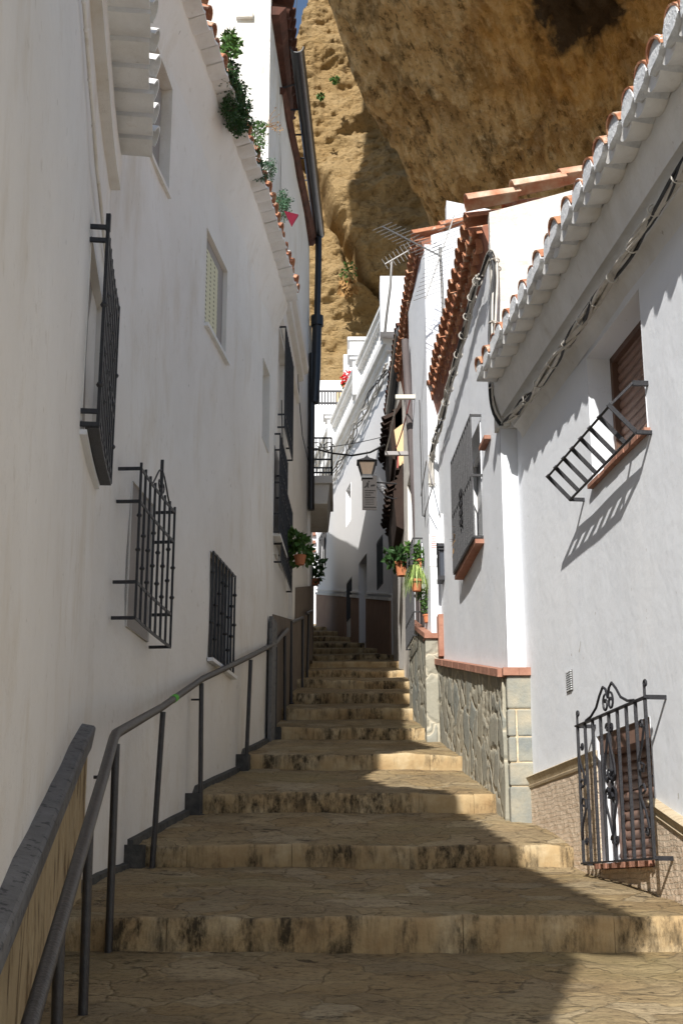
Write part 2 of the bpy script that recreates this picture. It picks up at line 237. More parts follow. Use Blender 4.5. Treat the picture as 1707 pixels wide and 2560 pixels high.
# ------------------------------------------------------------------ mesh accumulator
class MB:
    def __init__(s): s.v = []; s.f = []
    def add(s, vs, fs):
        o = len(s.v); s.v += [tuple(v) for v in vs]; s.f += [tuple(i + o for i in f) for f in fs]; return s
    def quad(s, a, b, c, d): return s.add([a, b, c, d], [(0, 1, 2, 3)])
    def hexa(s, p):
        return s.add(p, [(0, 1, 2, 3), (7, 6, 5, 4), (0, 4, 5, 1), (1, 5, 6, 2), (2, 6, 7, 3), (3, 7, 4, 0)])
    def box(s, a, b):
        x0, y0, z0 = a; x1, y1, z1 = b
        return s.hexa([(x0, y0, z0), (x0, y1, z0), (x1, y1, z0), (x1, y0, z0), (x0, y0, z1), (x0, y1, z1), (x1, y1, z1), (x1, y0, z1)])
    def bar(s, p, q, wd, ht=None, up=(0, 0, 1)):
        p, q = Vector(p), Vector(q); ht = ht or wd; d = (q - p).normalized(); up = Vector(up)
        if abs(d.dot(up)) > .95: up = Vector((0, 1, 0)) if abs(d.y) < .9 else Vector((1, 0, 0))
        a = d.cross(up).normalized() * wd / 2; b = a.cross(d).normalized() * ht / 2
        return s.hexa([p - a - b, p + a - b, p + a + b, p - a + b, q - a - b, q + a - b, q + a + b, q - a + b])
    def tube(s, pts, r, n=8, caps=True):
        pts = [Vector(p) for p in pts]; k = len(pts); rs = r if isinstance(r, (list, tuple)) else [r] * k; vs = []; fs = []; a = None
        for i, p in enumerate(pts):
            d = (pts[min(i + 1, k - 1)] - pts[max(i - 1, 0)])
            d = d.normalized() if d.length > 1e-9 else Vector((0, 0, 1))
            if a is None:
                u = Vector((0, 0, 1)) if abs(d.z) < .9 else Vector((1, 0, 0)); a = d.cross(u).normalized()
            else: a = (a - d * a.dot(d)).normalized()
            b = d.cross(a)
            vs += [p + (a * cos(2 * pi * j / n) + b * sin(2 * pi * j / n)) * rs[i] for j in range(n)]
        for i in range(k - 1):
            for j in range(n): fs.append((i * n + j, i * n + (j + 1) % n, (i + 1) * n + (j + 1) % n, (i + 1) * n + j))
        if caps: fs += [tuple(range(n))[::-1], tuple((k - 1) * n + j for j in range(n))]
        return s.add(vs, fs)
    def ball(s, c, r, n=8, m=5, sc=(1, 1, 1)):
        vs = []; fs = []
        for i in range(m + 1):
            t = pi * i / m
            for j in range(n): vs.append((c[0] + r * sc[0] * sin(t) * cos(2 * pi * j / n), c[1] + r * sc[1] * sin(t) * sin(2 * pi * j / n), c[2] + r * sc[2] * cos(t)))
        for i in range(m):
            for j in range(n): fs.append((i * n + j, (i + 1) * n + j, (i + 1) * n + (j + 1) % n, i * n + (j + 1) % n))
        return s.add(vs, fs)
    def lathe(s, c, prof, n=14, close=True):
        vs = [(c[0] + r * cos(2 * pi * j / n), c[1] + r * sin(2 * pi * j / n), c[2] + z) for r, z in prof for j in range(n)]
        fs = [(i * n + j, i * n + (j + 1) % n, (i + 1) * n + (j + 1) % n, (i + 1) * n + j) for i in range(len(prof) - 1) for j in range(n)]
        if close: fs += [tuple(range(n))[::-1], tuple((len(prof) - 1) * n + j for j in range(n))]
        return s.add(vs, fs)
    def grid(s, fn, nu, nv):
        vs = [fn(i / nu, j / nv) for j in range(nv + 1) for i in range(nu + 1)]
        fs = [(j * (nu + 1) + i, j * (nu + 1) + i + 1, (j + 1) * (nu + 1) + i + 1, (j + 1) * (nu + 1) + i) for j in range(nv) for i in range(nu)]
        return s.add(vs, fs)
    def prism(s, poly, z0, z1):
        n = len(poly)
        vs = [(x, y, z0) for x, y in poly] + [(x, y, z1) for x, y in poly]
        return s.add(vs, [tuple(range(n))[::-1], tuple(range(n, 2 * n))] + [(i, (i + 1) % n, n + (i + 1) % n, n + i) for i in range(n)])
    def sweep(s, prof, path):
        """prof: list of offset fns already evaluated: path is list of lists of points"""
        k = len(path); n = len(path[0]); vs = [p for row in path for p in row]
        fs = [(i * n + j, i * n + j + 1, (i + 1) * n + j + 1, (i + 1) * n + j) for i in range(k - 1) for j in range(n - 1)]
        return s.add(vs, fs + [tuple(range(n))[::-1], tuple((k - 1) * n + j for j in range(n))])
    def obj(s, name, m, parent=None, smooth=None, bevel=0):
        me = bpy.data.meshes.new(name); base = Vector(parent_base(parent)) if parent else Vector((0, 0, 0))
        me.from_pydata([tuple(Vector(v) - base) for v in s.v], [], s.f); me.validate(); me.materials.append(MATS[m] if isinstance(m, str) else m)
        if smooth is not None:
            me.polygons.foreach_set('use_smooth', [True] * len(me.polygons)); me.set_sharp_from_angle(angle=rad(smooth))
        import bmesh
        bm = bmesh.new(); bm.from_mesh(me); bmesh.ops.recalc_face_normals(bm, faces=bm.faces) if smooth != 181 else None; bm.to_mesh(me); bm.free()
        o = bpy.data.objects.new(name, me); C.collection.objects.link(o)
        if parent: o.parent = parent
        if bevel:
            b = o.modifiers.new('bevel', 'BEVEL'); b.width = bevel; b.segments = 2; b.limit_method = 'ANGLE'
        return o
def parent_base(p):
    v = Vector((0, 0, 0))
    while p: v += p.location; p = p.parent
    return v
def tag(o, label, cat, group=None, kind=None):
    o['label'] = label; o['category'] = cat
    if group: o['group'] = group
    if kind: o['kind'] = kind
    return o
def thing(name, label, cat, loc=(0, 0, 0), group=None):
    o = bpy.data.objects.new(name, None); o.empty_display_size = .1; C.collection.objects.link(o); o.location = loc
    return tag(o, label, cat, group)
def struct(o): o['kind'] = 'structure'; return o

# ------------------------------------------------------------------ walls along the street
class Wall:
    def __init__(s, pts, side, spline=False):
        d = []
        n = len(pts)
        for i in range(n - 1):
            p0, p1, p2, p3 = [Vector(pts[max(0, min(n - 1, k))]) for k in (i - 1, i, i + 1, i + 2)]
            m = 6 if spline else 1
            for j in range(m):
                t = j / m
                d.append(.5 * ((2 * p1) + (p2 - p0) * t + (2 * p0 - 5 * p1 + 4 * p2 - p3) * t * t + (3 * p1 - p0 - 3 * p2 + p3) * t ** 3) if spline else p1)
        d.append(Vector(pts[-1])); s.p = d; s.side = side; s.L = [0]
        for i in range(1, len(d)): s.L.append(s.L[-1] + (d[i] - d[i - 1]).length)
        s.n = []
        for i in range(len(d)):
            e = (d[min(i + 1, len(d) - 1)] - d[max(i - 1, 0)]).normalized(); s.n.append(Vector((e.y, -e.x)) * side)
    def xy(s, q, out=0):
        q = max(-50, q); i = 0
        while i < len(s.L) - 2 and s.L[i + 1] < q: i += 1
        t = (q - s.L[i]) / (s.L[i + 1] - s.L[i]); p = s.p[i].lerp(s.p[i + 1], t); tt = max(0, min(1, t)); n = s.n[i].lerp(s.n[i + 1], tt).normalized()
        return p + n * out
    def P(s, q, z, out=0):
        v = s.xy(q, out); return Vector((v.x, v.y, z))
    def hit(s, x, y, out=0):
        r = ray(x, y); best = None
        for i in range(len(s.p) - 1):
            a = s.p[i] + s.n[i] * out; b = s.p[i + 1] + s.n[i + 1] * out; e = b - a
            den = r.x * e.y - r.y * e.x
            if abs(den) < 1e-9: continue
            t = (a.x * e.y - a.y * e.x) / den; u = (a.x * r.y - a.y * r.x) / den
            ext = (i == len(s.p) - 2 and u > 1) or (i == 0 and u < 0)
            if t > 0 and (-1e-6 <= u <= 1 + 1e-6 or ext):
                q = s.L[i] + u * (s.L[i + 1] - s.L[i])
                if best is None or (not ext and best[2]) or (ext == best[2] and t < best[3]): best = (q, t * r.z, ext, t)
        return best[0], best[1]
    def sz(s, x, y, z):
        """s of the point where the pixel's ray reaches height z"""
        p = atz(x, y, z); return s.near(p.x, p.y)
    def near(s, x, y):
        b = (1e9, 0)
        for i in range(len(s.p) - 1):
            e = s.p[i + 1] - s.p[i]; t = (Vector((x, y)) - s.p[i]).dot(e) / e.length_squared; tc = max(0, min(1, t))
            d = (s.p[i] + e * tc - Vector((x, y))).length
            if d < b[0]: b = (d, s.L[i] + tc * e.length)
        return b[1]
    def sY(s, Y):
        for i in range(len(s.p) - 1):
            if s.p[i].y <= Y <= s.p[i + 1].y: return s.L[i] + (Y - s.p[i].y) / (s.p[i + 1].y - s.p[i].y) * (s.L[i + 1] - s.L[i])
        return s.L[0] if Y < s.p[0].y else s.L[-1]
    def face(s, mb, s0, s1, z0, z1, holes=(), cell=.3, jit=.006, out=0, ztop=None):
        ss = {s0, s1}; zs = {z0, z1}
        for h in holes: ss |= {h[0], h[1]}; zs |= {h[2], h[3]}
        ss |= {q for q in s.L if s0 < q < s1}
        def fill(a):
            a = sorted(a); o = []
            for i in range(len(a) - 1):
                if a[i + 1] - a[i] < 1e-5: continue
                k = max(1, int((a[i + 1] - a[i]) / cell)); o += [a[i] + (a[i + 1] - a[i]) * j / k for j in range(k)]
            return o + [a[-1]]
        ss, zs = fill(ss), fill(zs)
        inh = lambda q, z: any(h[0] - 1e-6 < q < h[1] + 1e-6 and h[2] - 1e-6 < z < h[3] + 1e-6 for h in holes)
        vs = []; fs = []
        for z in zs:
            for q in ss:
                j = jit * (noise.noise(Vector((q * .9, z * .9, 3.1))) + .5 * noise.noise(Vector((q * 2.7, z * 2.7, 7.7)))) * 2
                vs.append(s.P(q, z, out + j))
        n = len(ss)
        for i in range(len(zs) - 1):
            for k in range(n - 1):
                if not inh((ss[k] + ss[k + 1]) / 2, (zs[i] + zs[i + 1]) / 2): fs.append((i * n + k, i * n + k + 1, (i + 1) * n + k + 1, (i + 1) * n + k))
        mb.add(vs, fs)
        for h in holes:
            a, b, c, d, dep = h[:5]; P = lambda q, z, o: s.P(q, z, out + o)
            for (q0, zz0, q1, zz1) in ((a, c, b, c), (b, c, b, d), (b, d, a, d), (a, d, a, c)):
                mb.quad(P(q0, zz0, 0.004), P(q1, zz1, 0.004), P(q1, zz1, -dep), P(q0, zz0, -dep))
            mb.quad(P(a, c, -dep), P(b, c, -dep), P(b, d, -dep), P(a, d, -dep))
        return mb
    def shell(s, mb, s0, s1, z0, z1, depth, out=0):
        """the hidden sides: two ends, back and top, in one solid with the street face"""
        a, b = s.xy(s0, out), s.xy(s1, out); c, d = s.xy(s1, -depth), s.xy(s0, -depth)
        V = lambda p, z: (p.x, p.y, z)
        for p, q in ((d, a), (b, c), (c, d)): mb.quad(V(p, z0), V(q, z0), V(q, z1), V(p, z1))
        qs = [s0] + [q for q in s.L if s0 < q < s1] + [s1]
        for k in range(len(qs) - 1): mb.quad(s.P(qs[k], z1, out), s.P(qs[k + 1], z1, out), s.P(qs[k + 1], z1, -depth), s.P(qs[k], z1, -depth))
        return mb
def slab(wall, mb, s0, s1, z0, z1, o0, o1, n=1):
    """a box that follows the wall between two offsets; z0,z1 may be (start,end) pairs for slopes"""
    z0 = z0 if isinstance(z0, tuple) else (z0, z0); z1 = z1 if isinstance(z1, tuple) else (z1, z1)
    path = []
    for i in range(n + 1):
        t = i / n; q = s0 + (s1 - s0) * t; a = z0[0] + (z0[1] - z0[0]) * t; b = z1[0] + (z1[1] - z1[0]) * t
        path.append([wall.P(q, a, o0), wall.P(q, a, o1), wall.P(q, b, o1), wall.P(q, b, o0), wall.P(q, a, o0)])
    return mb.sweep(None, path)

# ------------------------------------------------------------------ barrel tiles
def tiles(mb, P0, P1, up, n, courses, r=.085, lift=.035, thick=.013, chan=None, seg=7, jitter=.009, rows=None):
    """half pipes with their lower ends on the line P0-P1, going up along 'up' (one course)."""
    P0, P1, up = Vector(P0), Vector(P1), Vector(up); e = (P1 - P0) / n; ed = e.normalized(); nn = ed.cross(up).normalized()
    if nn.z < 0: nn = -nn
    for i in (rows or range(n)):
        for j in range(courses):
            c = P0 + e * (i + .5) + up * j + Vector([random.uniform(-jitter, jitter) for _ in range(3)]); c2 = c + up * 1.12
            yaw = ed * random.uniform(-.014, .014); c2 = c2 + yaw
            for ch in ((False, True) if chan is not False else (False,)):
                if ch:
                    if chan is None: continue
                    cc, cc2, sg = c + e * .5, c2 + e * .5, -1
                else: cc, cc2, sg = c + nn * lift, c2 + nn * lift * .3, 1
                vs = []
                for k in range(seg + 1):
                    t = pi * k / seg
                    for (q, rr) in ((cc, r), (cc, r - thick), (cc2, r * .82 - thick), (cc2, r * .82)):
                        vs.append(q + ed * cos(t) * rr + nn * sin(t) * rr * sg * .85)
                fs = []
                for k in range(seg):
                    a = k * 4; b = a + 4
                    for x in range(4): y = (x + 1) % 4; fs.append((a + x, b + x, b + y, a + y))
                fs += [(0, 1, 2, 3), (seg * 4 + 3, seg * 4 + 2, seg * 4 + 1, seg * 4)]
                mb.add(vs, fs)
    return mb
def grille(wall, mb, s0, s1, z0, z1, out, nb, rails, wd=.014, feet=True, knots=None, topx=0, rw=None, footz=None):
    rw = rw or wd * 1.25
    for k in range(nb):
        q = s0 + (s1 - s0) * k / (nb - 1); mb.bar(wall.P(q, z0, out), wall.P(q, z1 + topx, out), wd)
        if knots:
            for kz in knots[k % len(knots)]: mb.ball(wall.P(q, z0 + (z1 - z0) * kz, out), wd * 1.15, 8, 4, (1, 1, .8))
    n = 4
    for z in rails:
        for i in range(n): mb.bar(wall.P(s0 - .012 + (s1 - s0 + .024) * i / n, z, out), wall.P(s0 - .012 + (s1 - s0 + .024) * (i + 1) / n, z, out), .008, rw)
    if feet:
        for z in (footz or rails):
            for q in (s0, s1): mb.bar(wall.P(q, z, -.02), wall.P(q, z, out + .005), rw * .8, rw)
    return mb
def scroll(c, a, b, r, turns=1.25, n=18, start=0, sgn=1):
    """spiral in the plane of unit vectors a,b about c"""
    return [Vector(c) + (Vector(a) * cos(start + sgn * 2 * pi * turns * i / n) + Vector(b) * sin(start + sgn * 2 * pi * turns * i / n)) * r * (1 - .72 * i / n) for i in range(n + 1)]

# ================================================================== PLAN OF THE STREET (metres, eye = origin)
LW = Wall([(-.78, -8), (-.79, 0), (-.83, 2.4), (-.946, 3.5), (-1.071, 4.6), (-1.186, 5.6), (-1.30, 6.6), (-1.33, 7.2), (-1.27, 8.3), (-1.08, 9.9), (-.865, 11.7), (-.69, 13.7)], 1, True)
L2 = Wall([(-.73, 13.72), (-.60, 17.2)], 1)
L3 = Wall([(-.76, 15.2), (-.50, 19.4)], 1)
L4 = Wall([(-.46, 19.4), (-.62, 28.0)], 1)
R1 = Wall([(2.98, -6), (1.29, 9.54)], -1)
R2 = Wall([(1.17, 9.52), (1.0, 13.4)], -1)
R3 = Wall([(.895, 13.4), (.81, 15.2)], -1)
R4 = Wall([(.90, 15.2), (.83, 21.5)], -1)
CW = Wall([(.80, 21.5), (-.55, 30.3)], -1)
def zrow(y, Y): return at(853, y, Y).z
D = 1.0887
STEPS = [  # Y, base z, top z
    (1.3, -1.27, -1.11), (3.0, -.82, -.66),
    (6.1, zrow(2378, 6.1), zrow(2292, 6.1)), (8.38, zrow(2167, 8.38), zrow(2112, 8.38)), (9.9, zrow(2031, 9.9), zrow(1984, 9.9)),
    (11.7, zrow(1924, 11.7), zrow(1887, 11.7)), (13.7, zrow(1848, 13.7), zrow(1819, 13.7)), (14.85, zrow(1797, 14.85), zrow(1770, 14.85)),
    (16.0, zrow(1757, 16.0), zrow(1731, 16.0)), (17.3, zrow(1719, 17.3), zrow(1698, 17.3)), (18.6, zrow(1692, 18.6), zrow(1675, 18.6)),
    (20.0, zrow(1668, 20), zrow(1652, 20)), (21.3, zrow(1650, 21.3), zrow(1636, 21.3)), (22.6, zrow(1634, 22.6), zrow(1621, 22.6)),
    (24.0, zrow(1619, 24), zrow(1607, 24)), (25.5, zrow(1603, 25.5), zrow(1592, 25.5)), (27.0, zrow(1589, 27), zrow(1578, 27)), (28.6, zrow(1577, 28.6), zrow(1567, 28.6))]
def ground_z(Y):
    for i in range(len(STEPS) - 1):
        if STEPS[i][0] <= Y < STEPS[i + 1][0]:
            t = (Y - STEPS[i][0]) / (STEPS[i + 1][0] - STEPS[i][0]); return STEPS[i][2] + t * (STEPS[i + 1][1] - STEPS[i][2])
    return STEPS[-1][2] if Y >= STEPS[-1][0] else STEPS[0][1] + (Y - STEPS[0][0]) * .2

def project(p):
    p = Vector(p); d = p.y * CP + p.z * SP; u = p.x / d; v = (p.z * CP - p.y * SP) / d
    return PW / 2 + u * F, PH / 2 - v * F
def sx(wall, x, z, out):
    """distance along the wall where a point at height z, offset out, projects to pixel column x"""
    best = (1e9, 0); q = 0
    while q < wall.L[-1]:
        p = wall.P(q, z, out)
        if p.y > 2:
            e = abs(project(p)[0] - x)
            if e < best[0]: best = (e, q)
        q += .01
    return best[1]
def zat(wall, q, ypx):
    p = wall.xy(q); r = ray(PW / 2, ypx); return r.z / r.y * p.y
# ================================================================== GROUND, PATH, STEPS, CLIFF
g = MB(); g.quad((-400, -400, -3.2), (400, -400, -3.2), (400, 600, -3.2), (-400, 600, -3.2)); struct(g.obj('ground', 'earth'))
def lim(Y):
    xl = {0: -1.6}.get(0)
    if Y < 14: xl = LW.xy(LW.sY(Y)).x
    elif Y < 17.2: xl = L2.xy(L2.sY(Y)).x
    else: xl = -.6 if Y < 25 else -2.2
    if Y < 9.5: xr = R1.xy(R1.sY(Y)).x
    elif Y < 13.4: xr = R2.xy(R2.sY(Y)).x
    elif Y < 15.2: xr = R3.xy(R3.sY(Y)).x
    elif Y < 21.5: xr = R4.xy(R4.sY(Y)).x
    else: xr = CW.xy(CW.sY(Y)).x
    return xl, xr
tread = MB()
YS = [s_[0] for s_ in STEPS]
def tread_strip(Ya, Yb, za, zb, res):
    nv = max(4, int((Yb - Ya) / res)); nu = max(10, int(3.2 / res))
    def fn(u, v):
        Y = Ya + (Yb - Ya) * v; xl, xr = lim(min(max(Y, Ya + 1e-3), Yb - 1e-3)); xl -= .18; xr += .25; X = xl + (xr - xl) * u
        z = za + (zb - za) * v + .018 * noise.noise(Vector((X * 1.3, Y * 1.3, 1))) + .007 * noise.noise(Vector((X * 5, Y * 9, 4))) + .004 * noise.noise(Vector((X * 14, Y * 24, 9)))
        edge = min(1, v / .12) if True else 1
        z += -.012 * (1 - edge)
        return (X, Y, z)
    tread.grid(fn, nu, nv)
tread_strip(-4, STEPS[0][0] + .06, -2.3, STEPS[0][1], .2)
for i in range(len(STEPS) - 1):
    a, b = STEPS[i], STEPS[i + 1]; tread_strip(a[0] + .045, b[0] + .03, a[2] - .004, b[1], .03 if a[0] < 10 else .06)
tread_strip(STEPS[-1][0], 46, STEPS[-1][2], 9.0, .25)
struct(tread.obj('path', 'flagstone', smooth=60))
rs = MB()
for k, (Y, z0, z1) in enumerate(STEPS):
    xl, xr = lim(Y + .01); xl -= .1; xr += .12; x = xl
    while x < xr:
        wd = random.uniform(.38, .75); x2 = min(x + wd, xr)
        if xr - x2 < .2: x2 = xr
        jy = random.uniform(-.006, .006); jt = random.uniform(-.006, .006); m = 6
        bow = lambda X: .05 * sin((X - xl) / (xr - xl) * pi) if Y < 12 else .02
        top = []; n_ = 12
        path = []
        for i in range(n_ + 1):
            X = x + .0006 + (x2 - x - .0012) * i / n_; e = 0 if 0 < i < n_ else .006
            f = Y - bow(X) + .03 + jy + .014 * noise.noise(Vector((X * 4, k, 2))) + .006 * noise.noise(Vector((X * 13, k, 22))) + e; zt = z1 + jt + .013 * noise.noise(Vector((X * 4.5, k * 3, 5))) + .006 * noise.noise(Vector((X * 15, k * 3, 15))) + .018 * noise.noise(Vector((X * 1.3, Y * 1.3, 1)))
            path.append([(X, f + .01, z0 - .12), (X, f, z0 + .03), (X, f - .004 + .006 * noise.noise(Vector((X * 8, k, 8))), (z0 + z1) / 2), (X, f, zt - .018), (X, f + .006, zt - .006), (X, f + .02, zt), (X, f + .14, zt - .004), (X, f + .14, z0 - .12), (X, f + .01, z0 - .12)])
        rs.sweep(None, path); x = x2 + .001
struct(rs.obj('steps', 'riser_stone', smooth=50))

# the cliff: back wall in the sun and the overhanging brow over the street
def ridge(p, oct_, lac=2.05, gain=.55):
    t = 0; am = 1
    for i in range(oct_):
        t += am * (1 - 2.2 * abs(noise.noise(p + Vector((i * 7.3, 0, 0))))); p = p * lac; am *= gain
    return t
def crag(p, amp, f0, seed):
    a = noise.fractal(p * f0 + Vector((seed, 0, 0)), 1.0, 2.1, 6)
    b = abs(noise.noise(p * f0 * 1.7 + Vector((seed, 9, 0)))) + .5 * abs(noise.noise(p * f0 * 3.9 + Vector((seed, 19, 0))))
    return amp * (a + (.5 - b) * .9)
def pw(t, k):
    for i in range(len(k) - 1):
        if t <= k[i + 1][0]: return k[i][1] + (k[i + 1][1] - k[i][1]) * (t - k[i][0]) / (k[i + 1][0] - k[i][0])
    return k[-1][1]
def back(u, v):
    X = pw(u, [(0, -14), (.08, -4), (.88, 7), (1, 30)]); Z = pw(v, [(0, -2), (.06, 9), (.94, 38), (1, 60)])
    wz = Z + .35 * noise.noise(Vector((X * .5, Z * .4, 3))) - .12 * X
    Y = 50 + .06 * (Z - 20) + .25 * max(0, -X - 2) ** 1.3 - .10 * max(0, X - 4)
    Y -= .9 * crag(Vector((X * .8, 0, wz)), 1.0, .17, 3)
    Y -= .22 * ridge(Vector((X * .33, 4, wz * .85)), 5) + .11 * ridge(Vector((X * 1.7, 14, wz * 3.2)), 4) + .25 * abs((wz * .55 + .8 * noise.noise(Vector((X * .4, 0, Z * .3)))) % 1 - .5)
    xc = pw(Z, [(22.0, 3.6), (22.7, 2.0), (23.6, .83), (27.6, -.87), (29.5, -1.5)]) + .12 * sin(Z * 2.3); d = abs(X - xc)
    Y += 2.2 * math.exp(-(d / (.26 + .12 * noise.noise(Vector((Z, 0, 0))))) ** 2) * (1 if 22 < Z < 29.5 else 0)
    top = pw(X, [(-14, 20), (-3.2, 29.5), (-2.3, 33.0), (-1.8, 35.3), (-1.45, 37.2), (-1.1, 40), (0, 60), (40, 60)]) + .5 * noise.noise(Vector((X * 2.5, 0, 0))) + .25 * noise.noise(Vector((X * 7, 0, 0)))
    if Z > top: Y += (Z - top) * 1.5; Z = top - (Z - top) * .1
    return (X, Y, Z)
cl = MB(); cl.grid(back, 270, 430)
def brow(u, v):
    Y = 47.5 - 16.5 * v; xe = 2.9 + (Y - 46) * .47
    X = xe + 19 * (u ** 1.15)
    Z = 24.6 + .44 * (46 - Y) + .17 * max(0, 40 - Y) - .09 * (X - xe)
    d = X - xe; lip = max(0, 1 - d / 1.0); Z += 1.1 * lip ** 2
    Z -= .6 * math.exp(-((d - 4.5) / 2.0) ** 2) * (1 + .3 * sin(Y))
    k = min(1, d / .5); a = X - .55 * Y; w1 = .8 * noise.noise(Vector((X * .25, Y * .25, 8)))
    Z -= (.55 * ridge(Vector((a * .30 + w1, Y * .10, 0)), 3) + .30 * ridge(Vector((a * .95 + w1, Y * .33, 5)), 4) + .09 * ridge(Vector((a * 3.1, Y * 1.3, 9)), 3)) * (.3 + .7 * k)
    Z += 1.0 * noise.fractal(Vector((X * .22, Y * .16, 11)), 1, 2, 4) * k
    if d < 3: Z -= .28 * max(0, .55 - abs(noise.noise(Vector((X * 1.5, Y * 1.1, 3))))) * 2 * math.exp(-((d - 1.4) / .9) ** 2)
    X += .6 * noise.noise(Vector((0, Y * .35, 5))) * (1 - k * .8) + .25 * noise.noise(Vector((0, Y * 1.1, 6))) * (1 - k)
    return (X, Y, Z)
br = MB(); br.grid(brow, 250, 260)
NU, NV = 250, 260
def side(get, cnt):
    lo = [get(i) for i in range(cnt + 1)]
    br.sweep(None, [[Vector(p), Vector((p[0] - .4, p[1], p[2] + 3)), Vector((p[0] + 1.5, p[1] + .0, p[2] + 16))] for p in lo])
e0 = MB()
rows = [brow(0, j / NV) for j in range(NV + 1)]
for j in range(NV):
    a, b = rows[j], rows[j + 1]; up = lambda p: (p[0] - .8 + .5 * noise.noise(Vector((p[1] * .5, 1, 1))), p[1] + .5, p[2] + 5); up2 = lambda p: (p[0] + 1.5, p[1] + 2, p[2] + 20)
    br.quad(a, b, up(b), up(a)); br.quad(up(a), up(b), up2(b), up2(a))
rows = [brow(i / 40, 1) for i in range(41)]
for j in range(40):
    a, b = rows[j], rows[j + 1]; br.quad(a, b, (b[0], b[1] + 2, b[2] + 24), (a[0], a[1] + 2, a[2] + 24))
c1 = cl.obj('cliff', 'rock_lit', smooth=180); struct(c1)
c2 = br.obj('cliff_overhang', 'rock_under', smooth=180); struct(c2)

# ================================================================== LEFT: low white house (near)
h = thing('white_house', 'low white plastered house nearest on the left, stone dado with grey cap behind the handrail', 'house', (-2.5, 2, -1.2))
SA = LW.sY(6.95)
W0 = (LW.hit(200, 572), LW.hit(190, 1062))
gz1, gz0 = W0[0][1], W0[1][1]
g0 = sx(LW, 246, 1.9, .10); gz1 = zat(LW, g0, 563); gz0 = zat(LW, g0, 1062); g0 = sx(LW, 246, gz0, .10)
for _ in range(4): gz1 = zat(LW, g0, 575); gz0 = zat(LW, g0, 1062); g0 = sx(LW, 246, gz0, .10)
gfar = sx(LW, 271, gz0, .10) + .12
if gfar < g0 + .5: gfar = g0 + .95
mb = MB(); LW.face(mb, LW.sY(-.5), SA, -3, 4.0, [(g0 + .02, gfar - .06, gz0 + .03, gz1 - .02, .06)], out=.02); LW.shell(mb, LW.sY(-.5), SA, -3, 4.0, 4, .02)
mb.obj('wall', 'plaster_left', h, smooth=35)
mb = MB(); mb.prism([(-.80, -.55), (-1.02, 4.75), (-5, 4.75), (-5, -.55)], 3.9, 4.6); mb.obj('upper_storey', 'plaster_left', h)
wnd = MB(); slab(LW, wnd, g0 + .02, gfar - .06, gz0 + .03, gz1 - .02, -.038, -.02); wn = wnd.obj('window', 'board_grey', h)
mb = MB(); dz = (gz1 - gz0)
grille(LW, mb, g0, gfar, gz0, gz1 + .02, .10, 9, [gz0 + .06, gz0 + .005, gz1 - .04, gz0 + dz * .45, gz0 + dz * .37, gz1 + .02], .017, True, [(.2, .6), (.4, .7)], footz=[gz0 + .005, gz0 + .07, gz1 - .05, gz1 + .02])
slab(LW, mb, g0, gfar, gz0 - .012, gz0 + .0, .04, .105, 4)
mb.bar(LW.P(g0, gz1, .10), LW.P(g0, gz1 + .09, .10), .022)
mb.obj('grille', 'iron', wn)
mb = MB(); slab(LW, mb, g0 + .0, gfar - .04, gz0 - .045, gz0 - .02, 0, .05, 4); mb.obj('window_sill', 'frame_white', h)
# tiled eave hanging over the wall
mb = MB()
e1 = at(272 + 20, 470, 7.35); e2 = at(387, 440, 7.35); eo = Vector((-1.09, 7.02, 4.05)); en = Vector((-.86, 5.2, 4.05)); ea = Vector((-.78, 4.8, 4.72)); ez = Vector((-.56, -.6, 4.72))
mb2 = MB(); slab(LW, mb2, LW.sY(4), LW.sY(6.95), 3.84, 4.03, .0, .075, 10); mb2.obj('cornice', 'plaster_left', h, smooth=30)
for i in range(9):
    c0 = en.lerp(eo, (i - 1) / 8); c1 = en.lerp(eo, i / 8 - .012); jo = random.uniform(-.012, .012); path = []
    for k in range(7):
        t = k / 6; p = c0.lerp(c1, t) + Vector((jo, 0, .03 - .045 * sin(pi * (t * .8 + .1)) + .012 * t)); path.append([p, p + Vector((0, 0, .022)), p + Vector((-.24, 0, .05)), p + Vector((-.24, 0, .02)), p])
    mb.sweep(None, path)
for a, b, n_ in ((en, eo, 8), (ez, ea, 27)):
    tiles(mb, a + Vector((-.01, 0, .03)), b + Vector((-.01, 0, .03)), (-.30, .02, .12), n_, 3, r=.085, lift=.07, chan=False)
    if a is en: continue
    for i in range(n_):
        c_ = a.lerp(b, (i + .5) / n_); c2 = a.lerp(b, (i + 1.46) / n_) if 1 else c_
        mb.hexa([c_ + Vector(v) for v in ((0, -.09, -.03), (-.32, -.09, .05), (-.32, .085, .03), (0, .085, -.055), (0, -.09, .02), (-.32, -.09, .1), (-.32, .085, .1), (0, .085, .02))])
mb.obj('roof', 'eave_white', h, smooth=40)
# stone dado with cement cap
dl, dh = (LW.hit(-60, 2480, .05), LW.hit(228, 1820, .05))
s1 = LW.sY(6.86); zt1 = LW.hit(235, 1825, .06)[1]; s0_, zt0 = LW.hit(0, 2310, .06); sl = (zt1 - zt0) / (s1 - s0_); sN = LW.sY(1.0); ztN = zt1 - sl * (s1 - sN)
mb = MB(); N_ = 40
path = []
for i in range(N_ + 1):
    q = sN + (s1 - sN) * i / N_; zt = ztN + (zt1 - ztN) * i / N_ - .07; row = []
    for t in (0, .2, .4, .6, .8, 1.0):
        z = zt * (t) + (zt - 1.7) * (1 - t); row.append(LW.P(q, z, .06 + .022 * noise.noise(Vector((q * 9, z * 2.2, 1)))))
    row += [LW.P(q, zt, 0), LW.P(q, zt - 1.7, 0), row[0]]; path.append(row)
mb.sweep(None, path); mb.obj('stone_dado', 'tan_stone', h, smooth=40)
mb = MB(); path = []
